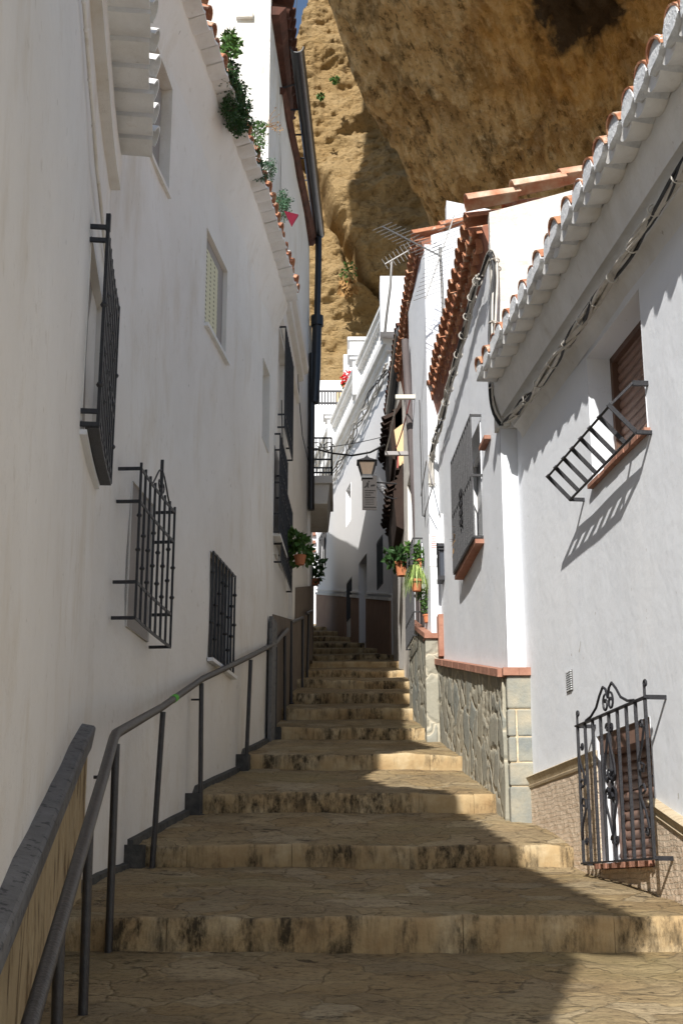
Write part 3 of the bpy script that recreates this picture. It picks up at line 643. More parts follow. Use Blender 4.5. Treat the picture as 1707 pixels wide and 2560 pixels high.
for i in range(N_ + 1):
    q = sN + (s1 + .02 - sN) * i / N_; zt = ztN + (zt1 - ztN) * i / N_; j = 0
    hgt = .075 * (1 if i < N_ else .3)
    path.append([LW.P(q, zt - hgt * 1.05 + j, 0), LW.P(q, zt - hgt * 1.05 + j, .088 + j), LW.P(q, zt - .006 + j, .09), LW.P(q, zt + .006, .08 + j), LW.P(q, zt + .02, 0), LW.P(q, zt - hgt * 1.05 + j, 0)])
mb.sweep(None, path); mb.obj('dado_cap', 'cement', h, smooth=25)
# conduit on the wall
mb = MB(); cpts = [LW.hit(x, y, .07) for x, y in ((226, 5), (231, 75), (240, 200), (249, 315), (255, 415), (262, 478))]
pts = [LW.P(min(q, SA - .01), z, .045) for q, z in cpts]; pts += [LW.P(SA - .02, pts[-1].z - .03, .03), LW.P(SA + .16, pts[-1].z - .03, .02), LW.P(SA + .17, pts[-1].z + .04, .02)]
pts.insert(0, pts[0] + Vector((.03, -.4, .3)))
mb.tube(pts, .009, 6)
for p in pts[1:5]: mb.ball(p, .013, 6, 4)
tag(mb.obj('cable_conduit', 'plaster_left', smooth=60), 'thin white painted conduit running down beside the tiled eave at upper left', 'conduit')

# ================================================================== LEFT: tall white house with curved front
h = thing('white_house', 'tall white house with curved front, deep window recesses and weeds along its tiled eave', 'house', (-2.5, 10, 0))
SB = LW.sY(13.7)
SA3 = LW.sY(6.0)
holes = []
def hole(wall, tl, br_, dep):
    a = wall.hit(*tl); b = wall.hit(*br_); return (min(a[0], b[0]), max(a[0], b[0]), min(a[1], b[1]), max(a[1], b[1]), dep)
def hole2(wall, xy0, xy1, zt, zb, dep):
    """s range from two pixels; z range from a top and a bottom pixel"""
    s0 = wall.hit(*xy0)[0]; s1 = wall.hit(*xy1)[0]; return (s0, s1, wall.hit(*zb)[1], wall.hit(*zt)[1], dep)
# window 1 with the projecting knotted grille
zb = LW.hit(319, 1620)[1]; f0 = LW.hit(315, 1535)[0]
hA = hole2(LW, (327, 1500), (418, 1500), (338, 1200), (318, 1560), .05)
hA = (hA[0], LW.hit(371, 1640)[0] + .06, hA[2], hA[3], .05)
hB = hole2(LW, (528, 1500), (586, 1500), (527, 1372), (528, 1647), .09)
hC = hole2(LW, (517, 800), (571, 800), (571, 672), (517, 811), .08)
hD = hole2(LW, (368, 400), (431, 400), (431, 208), (431, 494), .12)
hD = (LW.sY(7.5), hD[1], hD[2], hD[3], .12)
hE = hole2(LW, (661, 1000), (678, 1000), (663, 895), (662, 1100), .3)
hE = (hE[0], min(hE[1], SB - .1), hE[2], hE[3], .3)
mb = MB(); LW.face(mb, SA3, SB, -1.5, 6.28, [hA, hB, hC, hD, hE], cell=.22, jit=.01, out=-.02); LW.shell(mb, SA3, SB, -1.5, 6.3, 5, -.02)
mb.obj('wall', 'plaster_left', h, smooth=35)
def pane(wall, hh, name, m, dep, par, inset=0):
    mb = MB(); slab(wall, mb, hh[0] + inset, hh[1] - inset, hh[2] + inset, hh[3] - inset, -dep, -dep + .02, 3); return mb.obj(name, m, par)
wA = pane(LW, hA, 'window', 'board_grey', .045, h)
zA = sorted((LW.hit(337, 1545, .13)[1], LW.hit(368, 1172, .13)[1])); sa0 = sx(LW, 338, zA[0], .12); zA = (zat(LW, sa0, 1545), zat(LW, sa0, 1172))
for _ in range(4): sa0 = sx(LW, 338, zA[0], .12); zA = (zat(LW, sa0, 1545), zat(LW, sa0, 1172))
sa1 = 0
sa1 = sx(LW, 420, zA[0], .12) + .06
mb = MB(); H_ = zA[1] - zA[0]; grille(LW, mb, sa0, sa1, zA[0], zA[1], .12, 8, [zA[0], zA[0] + H_ * .235, zA[0] + H_ * .775, zA[1]], .015, True, [(.45, .68), (.36, .58), (.52, .3)], topx=.035)
qm = (sa0 + sa1) / 2 + .1; U = (LW.P(qm + .1, 0, .12) - LW.P(qm, 0, .12)).normalized()
for sg in (-1, 1):
    pts = [LW.P(qm + sg * (.30 - .30 * t), zA[1] + .17 * (.5 - .5 * cos(pi * t)) , .12) for t in [i / 8 for i in range(9)]]; mb.tube(pts, .006, 5)
    mb.tube(scroll(LW.P(qm + sg * .045, zA[1] + .07, .12), U * sg, (0, 0, 1), .045, 1.1, 14, pi), .005, 5)
mb.bar(LW.P(qm, zA[1], .12), LW.P(qm, zA[1] + .24, .12), .02)
mb.obj('grille', 'iron', wA)
wB = pane(LW, hB, 'window', 'dark_inside', .085, h)
mb = MB(); HB = hB[3] - hB[2]; grille(LW, mb, hB[0] + .015, hB[1] - .015, hB[2], hB[3], .006, 8, [hB[2] + .01, hB[3] - .01], .017, False, [(.33, .8), (.52, .2), (.66, .36), (.5, .8)]); mb.obj('grille', 'iron', wB)
mb = MB(); slab(LW, mb, hB[0] - .03, hB[1] + .03, hB[2] - .03, hB[2] - .003, -.01, .035, 3); mb.obj('window_sill', 'frame_white', h)
wC = pane(LW, hC, 'window', 'board_grey', .075, h)
mb = MB(); slab(LW, mb, hC[0] + .0, hC[0] + (hC[1] - hC[0]) * .72, hC[2] + .03, hC[3] - .10, -.075, -.05, 1); vt = mb.obj('shutter', 'shutter_cream', wC)
mb = MB(); slab(LW, mb, hC[0] - .02, hC[1] + .03, hC[2] - .02, hC[2] + .012, -.08, .02, 3); mb.obj('window_sill', 'eave_white', h)
pane(LW, hD, 'window', 'board_grey', .115, h, .01); mb = MB(); slab(LW, mb, hD[0], hD[1] + .02, hD[2] - .02, hD[2] + .01, -.12, .0, 3); mb.obj('window_sill', 'plaster_left', h)
pane(LW, hE, 'window', 'plaster_old', .295, h)
# eave: cove band, painted tiles
s0 = LW.sY(5.9); s1 = SB
def eave_z(q): return 6.28
path = []
for i in range(41):
    q = s0 + (s1 - s0) * i / 40; path.append([LW.P(q, zz, oo) for zz, oo in ((5.70, -.035), (5.80, -.012), (5.90, .012), (5.98, .04), (6.08, .085), (6.12, .10), (6.25, .10), (6.25, -.05), (5.72, -.05))])
mb = MB(); mb.sweep(None, path); mb.obj('cornice', 'plaster_left', h, smooth=50)
mb = MB(); NT = 39
for i in range(NT):
    q0 = s0 + (s1 - s0) * i / NT; q1 = s0 + (s1 - s0) * (i + 1) / NT - .004; o1 = .235 + random.uniform(-.012, .012); dz = random.uniform(-.01, .01)
    A = lambda q, o, z: LW.P(q, z + dz, o)
    path = []
    for k in range(7):
        t = k / 6; q = q0 + (q1 - q0) * t; b = .035 * sin(pi * t); path.append([A(q, .08, 6.20 - b * .6), A(q, o1, 6.24 - b), A(q, o1, 6.262 - b), A(q, .08, 6.28 + .0)]); path[-1].append(path[-1][0])
    mb.sweep(None, path)
mb.obj('eave_tiles', 'eave_white', h, smooth=40)
mb = MB()
for i in range(0, NT):
    q = s0 + (s1 - s0) * (i + .5) / NT; p = LW.P(q, 6.30, .22 + random.uniform(-.01, .02)); n_ = LW.P(q, 0, 1) - LW.P(q, 0, 0); t_ = Vector((-n_.y, n_.x, 0)); hw = (s1 - s0) / NT / 2
    tiles(mb, p - t_ * hw, p + t_ * hw, -n_ * .3 + Vector((0, 0, .11)), 1, 5, r=.078, lift=0, chan=False)
mb.obj('roof', 'terracotta', h, smooth=40)
mb = MB(); slab(LW, mb, s0, s1, (6.26, 6.26), (6.32, 6.32), -4.5, .1, 8); mb.obj('roof_deck', 'eave_white', h)

# ================================================================== LEFT: third house (two storeys, cornice, window grilles, balcony over the lane)
h = thing('white_house', 'narrow white house on the left with moulded cornice and green plant at its window', 'house', (-2, 15.5, 1.5))
z2 = 6.8
a0 = L2.hit(725, 1100); 
hF = (L2.hit(727, 900)[0], L2.hit(752, 1000)[0], L2.hit(734, 950)[1], L2.hit(728, 830)[1], .2)
def zat(wall, q, ypx):
    p = wall.xy(q); r = ray(PW / 2, ypx); return r.z / r.y * p.y
qF0, qF1 = .55, 1.75
hF = (qF0, qF1, zat(L2, qF0, 1015), zat(L2, qF0, 815), .2)
hG = (.5, 1.9, zat(L2, .5, 1385), zat(L2, .5, 1215), .2)
hDoor = (2.2, 2.95, 1.6, zat(L2, 2.2, 1330), .2)
mb = MB(); L2.face(mb, 0, L2.L[-1], 0, z2, [hF, hG, hDoor], cell=.3, jit=.01); L2.shell(mb, 0, L2.L[-1], 0, z2, 4); mb.obj('wall', 'plaster_left', h, smooth=35)
wF = pane(L2, hF, 'window', 'wood_brown', .19, h); mb = MB(); grille(L2, mb, qF0, qF1, hF[2] - .25, hF[2] + .95, .08, 9, [hF[2] - .25, hF[2] - .1, hF[2] + .95], .014); mb.obj('grille', 'iron', wF)
wG = pane(L2, hG, 'window', 'wood_brown', .19, h); mb = MB(); grille(L2, mb, .45, 1.95, hG[2] - .1, hG[3] + .1, .07, 9, [hG[2] - .1, hG[2] + .1, hG[3] - .15, hG[3] + .1], .014); mb.obj('grille', 'iron', wG)
pane(L2, hDoor, 'door', 'wood_brown', .12, h)
path = []
for q in (0, .8, 1.6, 2.4, 3.2, L2.L[-1]):
    path.append([L2.P(q, zz, oo) for zz, oo in ((6.3, 0), (6.33, .04), (6.4, .04), (6.42, .02), (6.62, .03), (6.64, .09), (6.72, .1), (6.75, .15), (6.84, .16), (6.84, 0), (6.3, 0))])
mb = MB(); mb.sweep(None, path); mb.obj('cornice', 'plaster_left', h, smooth=40)
mb = MB(); slab(L2, mb, -.02, L2.L[-1], (1.0, 2.0), (2.74, 3.35), -.0, .035, 6); mb.obj('stone_dado', 'dado_brown', h)
mb = MB(); slab(LW, mb, SB - .36, SB - .0, 1.0, zat(LW, SB - .2, 1548), -.0, .035, 2); mb.obj('grey_skirting', 'cement', h)
qg0, qg1 = .12, 1.15
zg0, zg1 = zat(L2, qg0, 1330), zat(L2, qg0, 1085)
mb = MB(); slab(L2, mb, qg0 + .08, qg1 - .08, zg0 + .08, zg1 - .1, -.01, .006, 2); wv = mb.obj('window', 'dark_inside', h)
mb = MB(); grille(L2, mb, qg0, qg1, zg0, zg1, .07, 9, [zg0, zg0 + .2, zg0 + (zg1 - zg0) * .5, zg1 - .18, zg1], .014, True, [(.5,), (.4, .6)]); mb.obj('grille', 'iron', wv)
mb = MB(); slab(L2, mb, qg0 + .05, qg1, zg0 - .03, zg0, 0, .08); mb.obj('window_sill', 'eave_white', h)

# upper house behind (stained gable lit by the sun) -----------------------------------------
h = thing('stained_house', 'weathered yellow-stained gable rising sunlit behind the weeds on the eave', 'house', (-2.2, 15, 6))
mb = MB(); mb.grid(lambda u, v: (-2.6 + 1.76 * u, 13.96 + .015 * noise.noise(Vector((u * 4, v * 14, 0))), 5.9 + 5.6 * v), 20, 40)
mb.quad((-.84, 13.96, 5.9), (-.73, 16.4, 5.9), (-.73, 16.4, 10.1), (-.84, 13.96, 10.1)); mb.quad((-2.6, 13.96, 11.5), (-.84, 13.96, 11.5), (-.84, 14.3, 11.5), (-2.6, 14.3, 11.5)); mb.quad((-2.6, 14.3, 10.1), (-.82, 14.3, 10.1), (-.84, 14.3, 11.5), (-2.6, 14.3, 11.5)); mb.quad((-.84, 13.96, 10.1), (-.82, 14.3, 10.1), (-.84, 14.3, 11.5), (-.84, 13.96, 11.5)); mb.quad((-2.6, 14.3, 10.1), (-.82, 14.3, 10.1), (-.73, 16.4, 10.1), (-2.6, 16.4, 10.1)); mb.quad((-2.6, 13.96, 5.9), (-2.6, 16.4, 5.9), (-2.6, 16.4, 10.1), (-2.6, 13.96, 10.1)); mb.quad((-2.6, 16.4, 5.9), (-.73, 16.4, 5.9), (-.73, 16.4, 10.1), (-2.6, 16.4, 10.1))
mb.obj('wall', 'plaster_old', h)
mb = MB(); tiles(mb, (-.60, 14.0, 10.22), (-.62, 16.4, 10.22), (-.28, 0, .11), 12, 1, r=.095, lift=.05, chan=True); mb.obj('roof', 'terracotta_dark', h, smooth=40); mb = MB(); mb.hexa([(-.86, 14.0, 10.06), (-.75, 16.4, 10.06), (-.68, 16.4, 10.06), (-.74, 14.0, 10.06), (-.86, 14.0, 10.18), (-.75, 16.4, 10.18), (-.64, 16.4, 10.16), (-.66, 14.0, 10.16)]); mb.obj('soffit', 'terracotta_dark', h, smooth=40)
mb = MB(); p = at(612, 38, 13.96); mb.box((p.x - .1, 13.9, p.z - .06), (p.x + .1, 13.98, p.z + .02)); mb.obj('wall_vent', 'plaster_old', h)
# gutter house --------------------------------------------------------------------------------
h = thing('white_house', 'tall shaded house beyond the cornice with long black gutter and downpipe', 'house', (-2, 17, 2))
mb = MB(); L3.face(mb, 0, L3.L[-1], 0, 9.75, [], cell=.5, jit=.01); L3.shell(mb, 0, L3.L[-1], 0, 9.75, 4); mb.obj('wall', 'plaster_left', h, smooth=35)
mb = MB(); q2_ = L3.sY(17.25); slab(L3, mb, q2_, L3.L[-1] + .02, (2.4, 3.0), (3.8, 4.3), 0, .04, 5); mb.obj('stone_dado', 'dado_brown', h)
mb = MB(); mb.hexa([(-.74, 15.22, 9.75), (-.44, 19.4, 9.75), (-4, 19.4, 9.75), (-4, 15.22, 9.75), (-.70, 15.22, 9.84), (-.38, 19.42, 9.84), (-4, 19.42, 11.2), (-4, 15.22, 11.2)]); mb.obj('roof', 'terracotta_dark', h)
mb = MB(); G0, G1 = at(742, 116, 14.4), at(798, 585, 19.35); pts = [G0.lerp(G1, k / 4) for k in range(5)]; path = []
for p in pts: path.append([p + Vector((.085 * cos(t), 0, .085 * sin(t))) for t in [pi + pi * k / 8 for k in range(9)]] + [p + Vector((.075 * cos(t), 0, .075 * sin(t))) for t in [2 * pi - pi * k / 8 for k in range(9)]])
mb.sweep(None, path); gu = mb.obj('gutter', 'pvc_black', h, smooth=50)
for k in range(7):
    mb = MB(); p = G0.lerp(G1, (k + 1.2) / 8); q = L3.sY(max(15.25, p.y)); mb.bar(L3.P(q, p.z - .03, 0), p + Vector((0, 0, -.02)), .018); mb.obj('gutter_bracket', 'iron', gu)
mb = MB(); e = G1 + Vector((-.01, -.05, -.02)); ze1 = at(795, 800, 19.3).z; ze2 = at(789, 930, 19.3).z; ze3 = at(786, 1275, 19.3).z
mb.tube([e, e + Vector((0, 0, -.28)), e + Vector((0, 0, -.5)), Vector((e.x - .015, e.y, ze1))], .052, 10)
mb.tube([Vector((e.x - .015, e.y, ze1 - .1)), Vector((e.x - .015, e.y, ze1 + .06))], .1, 10)
mb.tube([Vector((e.x - .015, e.y, ze1)), Vector((e.x - .03, e.y, ze2)), Vector((e.x - .05, e.y, ze2 - .5))], .075, 10)
mb.obj('downpipe', 'pvc_black', h, smooth=50); mb = MB()
mb.tube([Vector((e.x - .09, e.y, ze2 + .3)), Vector((e.x - .09, e.y, ze3))], .05, 10)
mb.obj('downpipe', 'pvc_black', h, smooth=50)
# lower house with the balcony ----------------------------------------------------------------
h = thing('white_house', 'low shaded house past the black downpipe with a little iron-railed balcony over the lane', 'house', (-2, 22, 2.5))
mb = MB(); L4.face(mb, 0, L4.L[-1], 0, 8.4, [(2.0, 2.8, 6.6, 8.0, .2)], cell=.5, jit=.01); L4.shell(mb, 0, L4.L[-1], 0, 8.4, 4); mb.obj('wall', 'plaster_left', h, smooth=35)
mb = MB(); slab(L4, mb, -.02, L4.L[-1], (3.2, 4.0), (4.3, 6.2), 0, .04, 5); mb.obj('stone_dado', 'dado_brown', h)
# balcony
bz0, bz1 = at(800, 1290, 20).z, at(800, 1215, 20).z; xb1 = at(829, 1200, 20).x
mb = MB(); mb.hexa([(-.56, 19.5, bz0 + .05), (-.5, 21.0, bz0), (xb1 - .06, 21.0, bz0), (xb1 - .06, 19.5, bz0 + .05), (-.56, 19.5, bz1 - .12), (-.5, 21.0, bz1 - .12), (xb1 - .02, 21.0, bz1 - .12), (xb1 - .02, 19.5, bz1 - .12)])
mb.box((-.58, 19.45, bz1 - .12), (xb1 + .02, 21.05, bz1 + .0)); bal = mb.obj('balcony', 'plaster_left', h, bevel=.01)
mb = MB(); zt_ = at(800, 1095, 19.5).z; zb_ = bz1 + .06
for (p, q) in (((-.5, 19.5), (xb1, 19.5)), ((xb1, 19.5), (xb1, 21.0)), ((-.45, 21.0), (xb1, 21.0))):
    for z in (zb_, zt_, (zb_ * .62 + zt_ * .38)): mb.bar((*p, z), (*q, z), .022)
    for k in range(7):
        t = k / 6; mb.bar((p[0] + (q[0] - p[0]) * t, p[1] + (q[1] - p[1]) * t, zb_), (p[0] + (q[0] - p[0]) * t, p[1] + (q[1] - p[1]) * t, zt_), .022 if k in (0, 6) else .011)
for x in (-.38, -.2): mb.tube(scroll((x, 19.48, (zb_ + zt_) / 2 + .12), (1, 0, 0), (0, 0, 1), .09, 1.2, 16), .008, 5)
mb.obj('railing', 'iron', bal)
# ================================================================== RIGHT: big white house
h = thing('white_house', 'large white house on the right with scalloped eave and carved stone base', 'house', (3, 6, -1))
SR = R1.L[-1]
jx = R1.hit(1598, 740)[0]; jf = R1.hit(1471, 1240)[0]
zs = R1.hit(1540, 1170)[1]
zs = R1.hit(1600, 1100)[1]; zh = R1.hit(1600, 717)[1]
s_far = R1.hit(1472, 1000)[0]
hU = (min(jx, s_far), max(jx, s_far), zs + .02, zh, .2)
l0, l1 = R1.hit(1504, 2100)[0], R1.hit(1643, 2100)[0]
zl0, zl1 = R1.hit(1640, 2150)[1], R1.hit(1640, 1785)[1]
hL = (min(l0, l1), max(l0, l1), zl0, zl1, .15)
mb = MB(); R1.face(mb, 0, SR, -2.5, 3.5, [hU, hL], cell=.25, jit=.004); R1.shell(mb, 0, SR, -2.5, 3.5, 4.5); mb.obj('wall', 'plaster_white', h, smooth=35)
def roller(wall, hh, par, slat=.055, m='shutter_brown', dep=.19, cov=(0, 1)):
    mb = MB(); n_ = int((hh[3] - hh[2]) / slat); path = []
    for q in (hh[0] + .03, (hh[0] + hh[1]) / 2, hh[1] - .03):
        row = []
        for k in range(n_):
            z = hh[2] + (hh[3] - hh[2]) * k / n_; dz = (hh[3] - hh[2]) / n_
            row += [wall.P(q, z, -dep), wall.P(q, z + dz * .12, -dep + .012), wall.P(q, z + dz * .5, -dep + .018), wall.P(q, z + dz * .88, -dep + .012)]
        row += [wall.P(q, hh[3], -dep), wall.P(q, hh[3], -dep - .01), wall.P(q, hh[2], -dep - .01)]; path.append(row)
    mb.sweep(None, path); return mb.obj('window_shutter', m, par, smooth=60)
def frame(wall, hh, par, m, wd=.035, o0=-.2, o1=-.16):
    mb = MB()
    for a, b, c_, d in ((hh[0], hh[0] + wd, hh[2], hh[3]), (hh[1] - wd, hh[1], hh[2], hh[3]), (hh[0], hh[1], hh[3] - wd, hh[3]), (hh[0], hh[1], hh[2], hh[2] + wd * .6)): slab(wall, mb, a, b, c_, d, o0, o1)
    return mb.obj('window_frame', m, par)
ws = roller(R1, hU, h); frame(R1, hU, ws, 'wood_brown', .04, -.195, -.14)
mb = MB(); n_ = 9
for k in range(n_):
    a = hU[0] - .03 + (hU[1] - hU[0] + .06) * k / n_; b = hU[0] - .03 + (hU[1] - hU[0] + .06) * (k + 1) / n_ - .006; slab(R1, mb, a, b, hU[2] - .028, hU[2] - .004 + random.uniform(-.002, .002), -.19, .035 + random.uniform(-.004, .004))
mb.obj('window_sill', 'brick_trim', h, bevel=.004)
# tilted flower-pot cage
zr0 = atz(1586.5, 1079.5, 2.29).z; mb = MB()
Lr0, Lr1 = R1.near(1.60, 6.67), R1.near(1.47, 7.9); s6 = R1.near(1.60, 6.67); s7 = R1.near(1.47, 7.92)
A = lambda q: R1.P(q, 2.29, .082); B = lambda q: R1.P(q, 2.43, .215)
wd = .026
mb.bar(A(s6), A(s7), .012, .028, up=(.6, 0, .8)); 
for k in range(6): mb.bar(B(s6 + (s7 - s6) * k / 6), B(s6 + (s7 - s6) * (k + 1) / 6), .012, .024, up=(.6, 0, .8))
for k in range(8):
    q = s6 + (s7 - s6) * k / 7; mb.bar(A(q), B(q) + (B(q) - A(q)) * .06, .024, .008, up=(0, 1, 0))
for q in (s6, s7): mb.bar(R1.P(q, 2.29, -.02), A(q), .02, .02)
T = R1.P(s6, 2.56, .085); mb.bar(R1.P(s6, 2.56, -.02), T, .02, .026); mb.bar(T, B(s6 + .01), .012, .026, up=(0, 1, 0))
T2 = R1.P(s7, 2.56, .085)
mb.obj('flowerpot_rack', 'iron_grey', h)
wl = roller(R1, (hL[0], hL[1] , hL[2] + .02, hL[3] - .0, 0), h, .052, 'shutter_brown', .135)
frame(R1, hL, wl, 'shutter_brown', .05, -.145, -.10)
mb = MB(); qm = hL[0] + (hL[1] - hL[0]) * .32; slab(R1, mb, hL[0], hL[1], hL[3] - .10, hL[3], -.14, -.012); mb.obj('shutter_box', 'shutter_brown', wl)
# lower ornate grille (7+ bars, scrolls)
gz0 = R1.hit(1469, 2165, .05)[1]; q0 = R1.hit(1463, 2160, .1)[0]; q1 = R1.hit(1640, 2150, .1)[0]; q0, q1 = min(q0, q1), max(q0, q1); gz0 = R1.hit(1640, 2146, .1)[1]; gz1 = R1.hit(1640, 1733, .1)[1]
O = .11; mb = MB(); nb = 9; ii = lambda k: q0 + (q1 - q0) * k / (nb - 1)
for k in range(nb): mb.bar(R1.P(ii(k), gz0, O), R1.P(ii(k), gz1, O), .016)
for z in (gz0, gz1):
    for k in range(4): mb.bar(R1.P(q0 - .02 + (q1 - q0 + .04) * k / 4, z, O), R1.P(q0 - .02 + (q1 - q0 + .04) * (k + 1) / 4, z, O), .026, .009)
    for q in (q0 - .012, q1 + .012): mb.bar(R1.P(q, z, -.02), R1.P(q, z, O), .009, .022)
U = (R1.P(1.1, 0, 0) - R1.P(1.0, 0, 0)).normalized(); Zu = Vector((0, 0, 1)); Hh = gz1 - gz0; cs = (q1 - q0) / 8
def S(q, z, rr, tn, st, sg): mb.tube(scroll(R1.P(q, z, O), U, Zu, rr, tn, 16, st, sg), .0065, 5)
qc = ii(5) if False else (q0 + q1) / 2
for sg in (-1, 1):
    # crest
    pts = [R1.P(qc + sg * x, gz1 + z, O) for x, z in ((.43, .01), (.33, .02), (.22, .055), (.15, .11), (.08, .15), (.03, .13), (.0, .08))]; mb.tube(pts, .0075, 6)
    S(qc + sg * .045, gz1 + .055, .05, 1.2, pi / 2, -sg)
    # long heart scrolls about the centre bar
    pts = [R1.P(qc + sg * x, gz0 + Hh * z, O + .01) for x, z in ((.0, .86), (.03, .78), (.085, .64), (.09, .57), (.05, .53), (.015, .56), (.04, .6))]; mb.tube(pts, .0075, 6)
    pts = [R1.P(qc + sg * x, gz0 + Hh * z, O + .01) for x, z in ((.0, .17), (.04, .27), (.09, .38), (.09, .46), (.05, .49), (.015, .46), (.04, .42))]; mb.tube(pts, .0075, 6)
    S(qc + sg * .035, gz0 + Hh * .90, .028, 1.1, 0, sg); S(qc + sg * .035, gz0 + Hh * .14, .028, 1.1, 0, sg)
    S(qc + sg * .04, gz0 + Hh * .575, .036, 1.2, 0, sg); S(qc + sg * .04, gz0 + Hh * .445, .036, 1.2, 0, sg)
for qe, sg in ((ii(0.5), 1), (ii(7.5), -1)):
    qb = qe + sg * cs * .5
    for z0_, z1_, c0 in ((.82, .54, 1), (.18, .46, -1)):
        pts = [R1.P(qe - sg * cs * .4 + sg * x, gz0 + Hh * (z0_ + (z1_ - z0_) * t), O + .008) for x, t in ((0, 0), (cs * .3, .4), (cs * .75, .75), (cs * .7, .95), (cs * .35, 1.0), (cs * .2, .86), (cs * .45, .8))]; mb.tube(pts, .0065, 6)
    for zz in (.84, .16): S(qe, gz0 + Hh * zz, .024, 1.1, 0, sg)
for q in (q0, q1):
    S(q - .018, gz1 + .065, .022, .9, 0, 1); mb.bar(R1.P(q, gz1, O), R1.P(q, gz1 + .07, O), .012)
mb.obj('window_grille', 'iron_grey', h, smooth=40)
mb = MB(); n_ = 8
for k in range(n_):
    a = hL[0] + .04 + (hL[1] - hL[0] - .06) * k / n_; b = hL[0] + .04 + (hL[1] - hL[0] - .06) * (k + 1) / n_ - .008; slab(R1, mb, a, b, hL[2] - .03, hL[2] - .002, -.1, .06 + random.uniform(-.004, .004))
mb.obj('window_sill', 'brick_trim', h, bevel=.004)
# carved dado and its cap, following the lane; interrupted by the window
sw0 = hL[0]; sw1 = hL[1]; qA = SR; zA_ = R1.hit(1331, 1950, .03)[1] if True else 0
zE = R1.hit(1337, 1940, .03)[1]; zM = R1.hit(1470, 1885, .03)[1]; zN = R1.hit(1640, 1998, .03)[1]; 
qM = R1.hit(1470, 1885, .03)[0]; qN = R1.hit(1640, 1998, .03)[0]; qS = R1.hit(1700, 1965, .03)[0]; zS = R1.hit(1700, 1965, .03)[1]
slp = (zE - zM) / (SR - qM)
mb = MB(); slab(R1, mb, sw1 - .0 if False else max(sw0, sw1), SR, (-1.2, -.6), (zM - .06, zE - .06), 0, .022, 8)
slN = (zN - zS) / (qN - qS)
slab(R1, mb, qN - 4.5, min(sw0, sw1), (-3, -1.0), (zN - slN * 4.5 - .06 if False else zN - .3 * 4.5 - .06, zN - .06), 0, .022, 12)
slab(R1, mb, min(sw0, sw1), max(sw0, sw1), (-1.1, -1.0), (hL[2] - .034, hL[2] - .034), 0, .018, 4); mb.obj('stone_dado', 'carved_stone', h)
mb = MB()
def cap(qa, qb, za, zb):
    path = []
    for i in range(13):
        t = i / 12; q = qa + (qb - qa) * t; z = za + (zb - za) * t; j = .004 * noise.noise(Vector((q * 20, 0, 0)))
        path.append([R1.P(q, z + dz, o + j) for dz, o in ((-.07, 0), (-.07, .03), (-.055, .036), (-.05, .028), (-.02, .04), (0, .052), (.012, .03), (.014, 0))])
    mb.sweep(None, path)
cap(max(sw0, sw1), SR, zM, zE); cap(qN - 4.5, min(sw0, sw1), zN - .3 * 4.5, zN); mb.obj('dado_cap', 'carved_cap', h, smooth=40)
# air vent
va = R1.hit(1417, 1702); vb = R1.hit(1432, 1702); zt_, zb_ = R1.hit(1424, 1677)[1], R1.hit(1424, 1729)[1]; qa, qb = min(va[0], vb[0]), max(va[0], vb[0])
mb = MB()
slab(R1, mb, qa, qb, zb_, zt_, -.01, .006); mb.obj('wall_vent', 'cement', h); mb = MB()
for k in range(9): z = zb_ + (zt_ - zb_) * (k + .5) / 9; slab(R1, mb, qa + .01, qb - .01, z - .003, z + .003, .004, .014)
mb.obj('vent_slats', 'mortar', h)
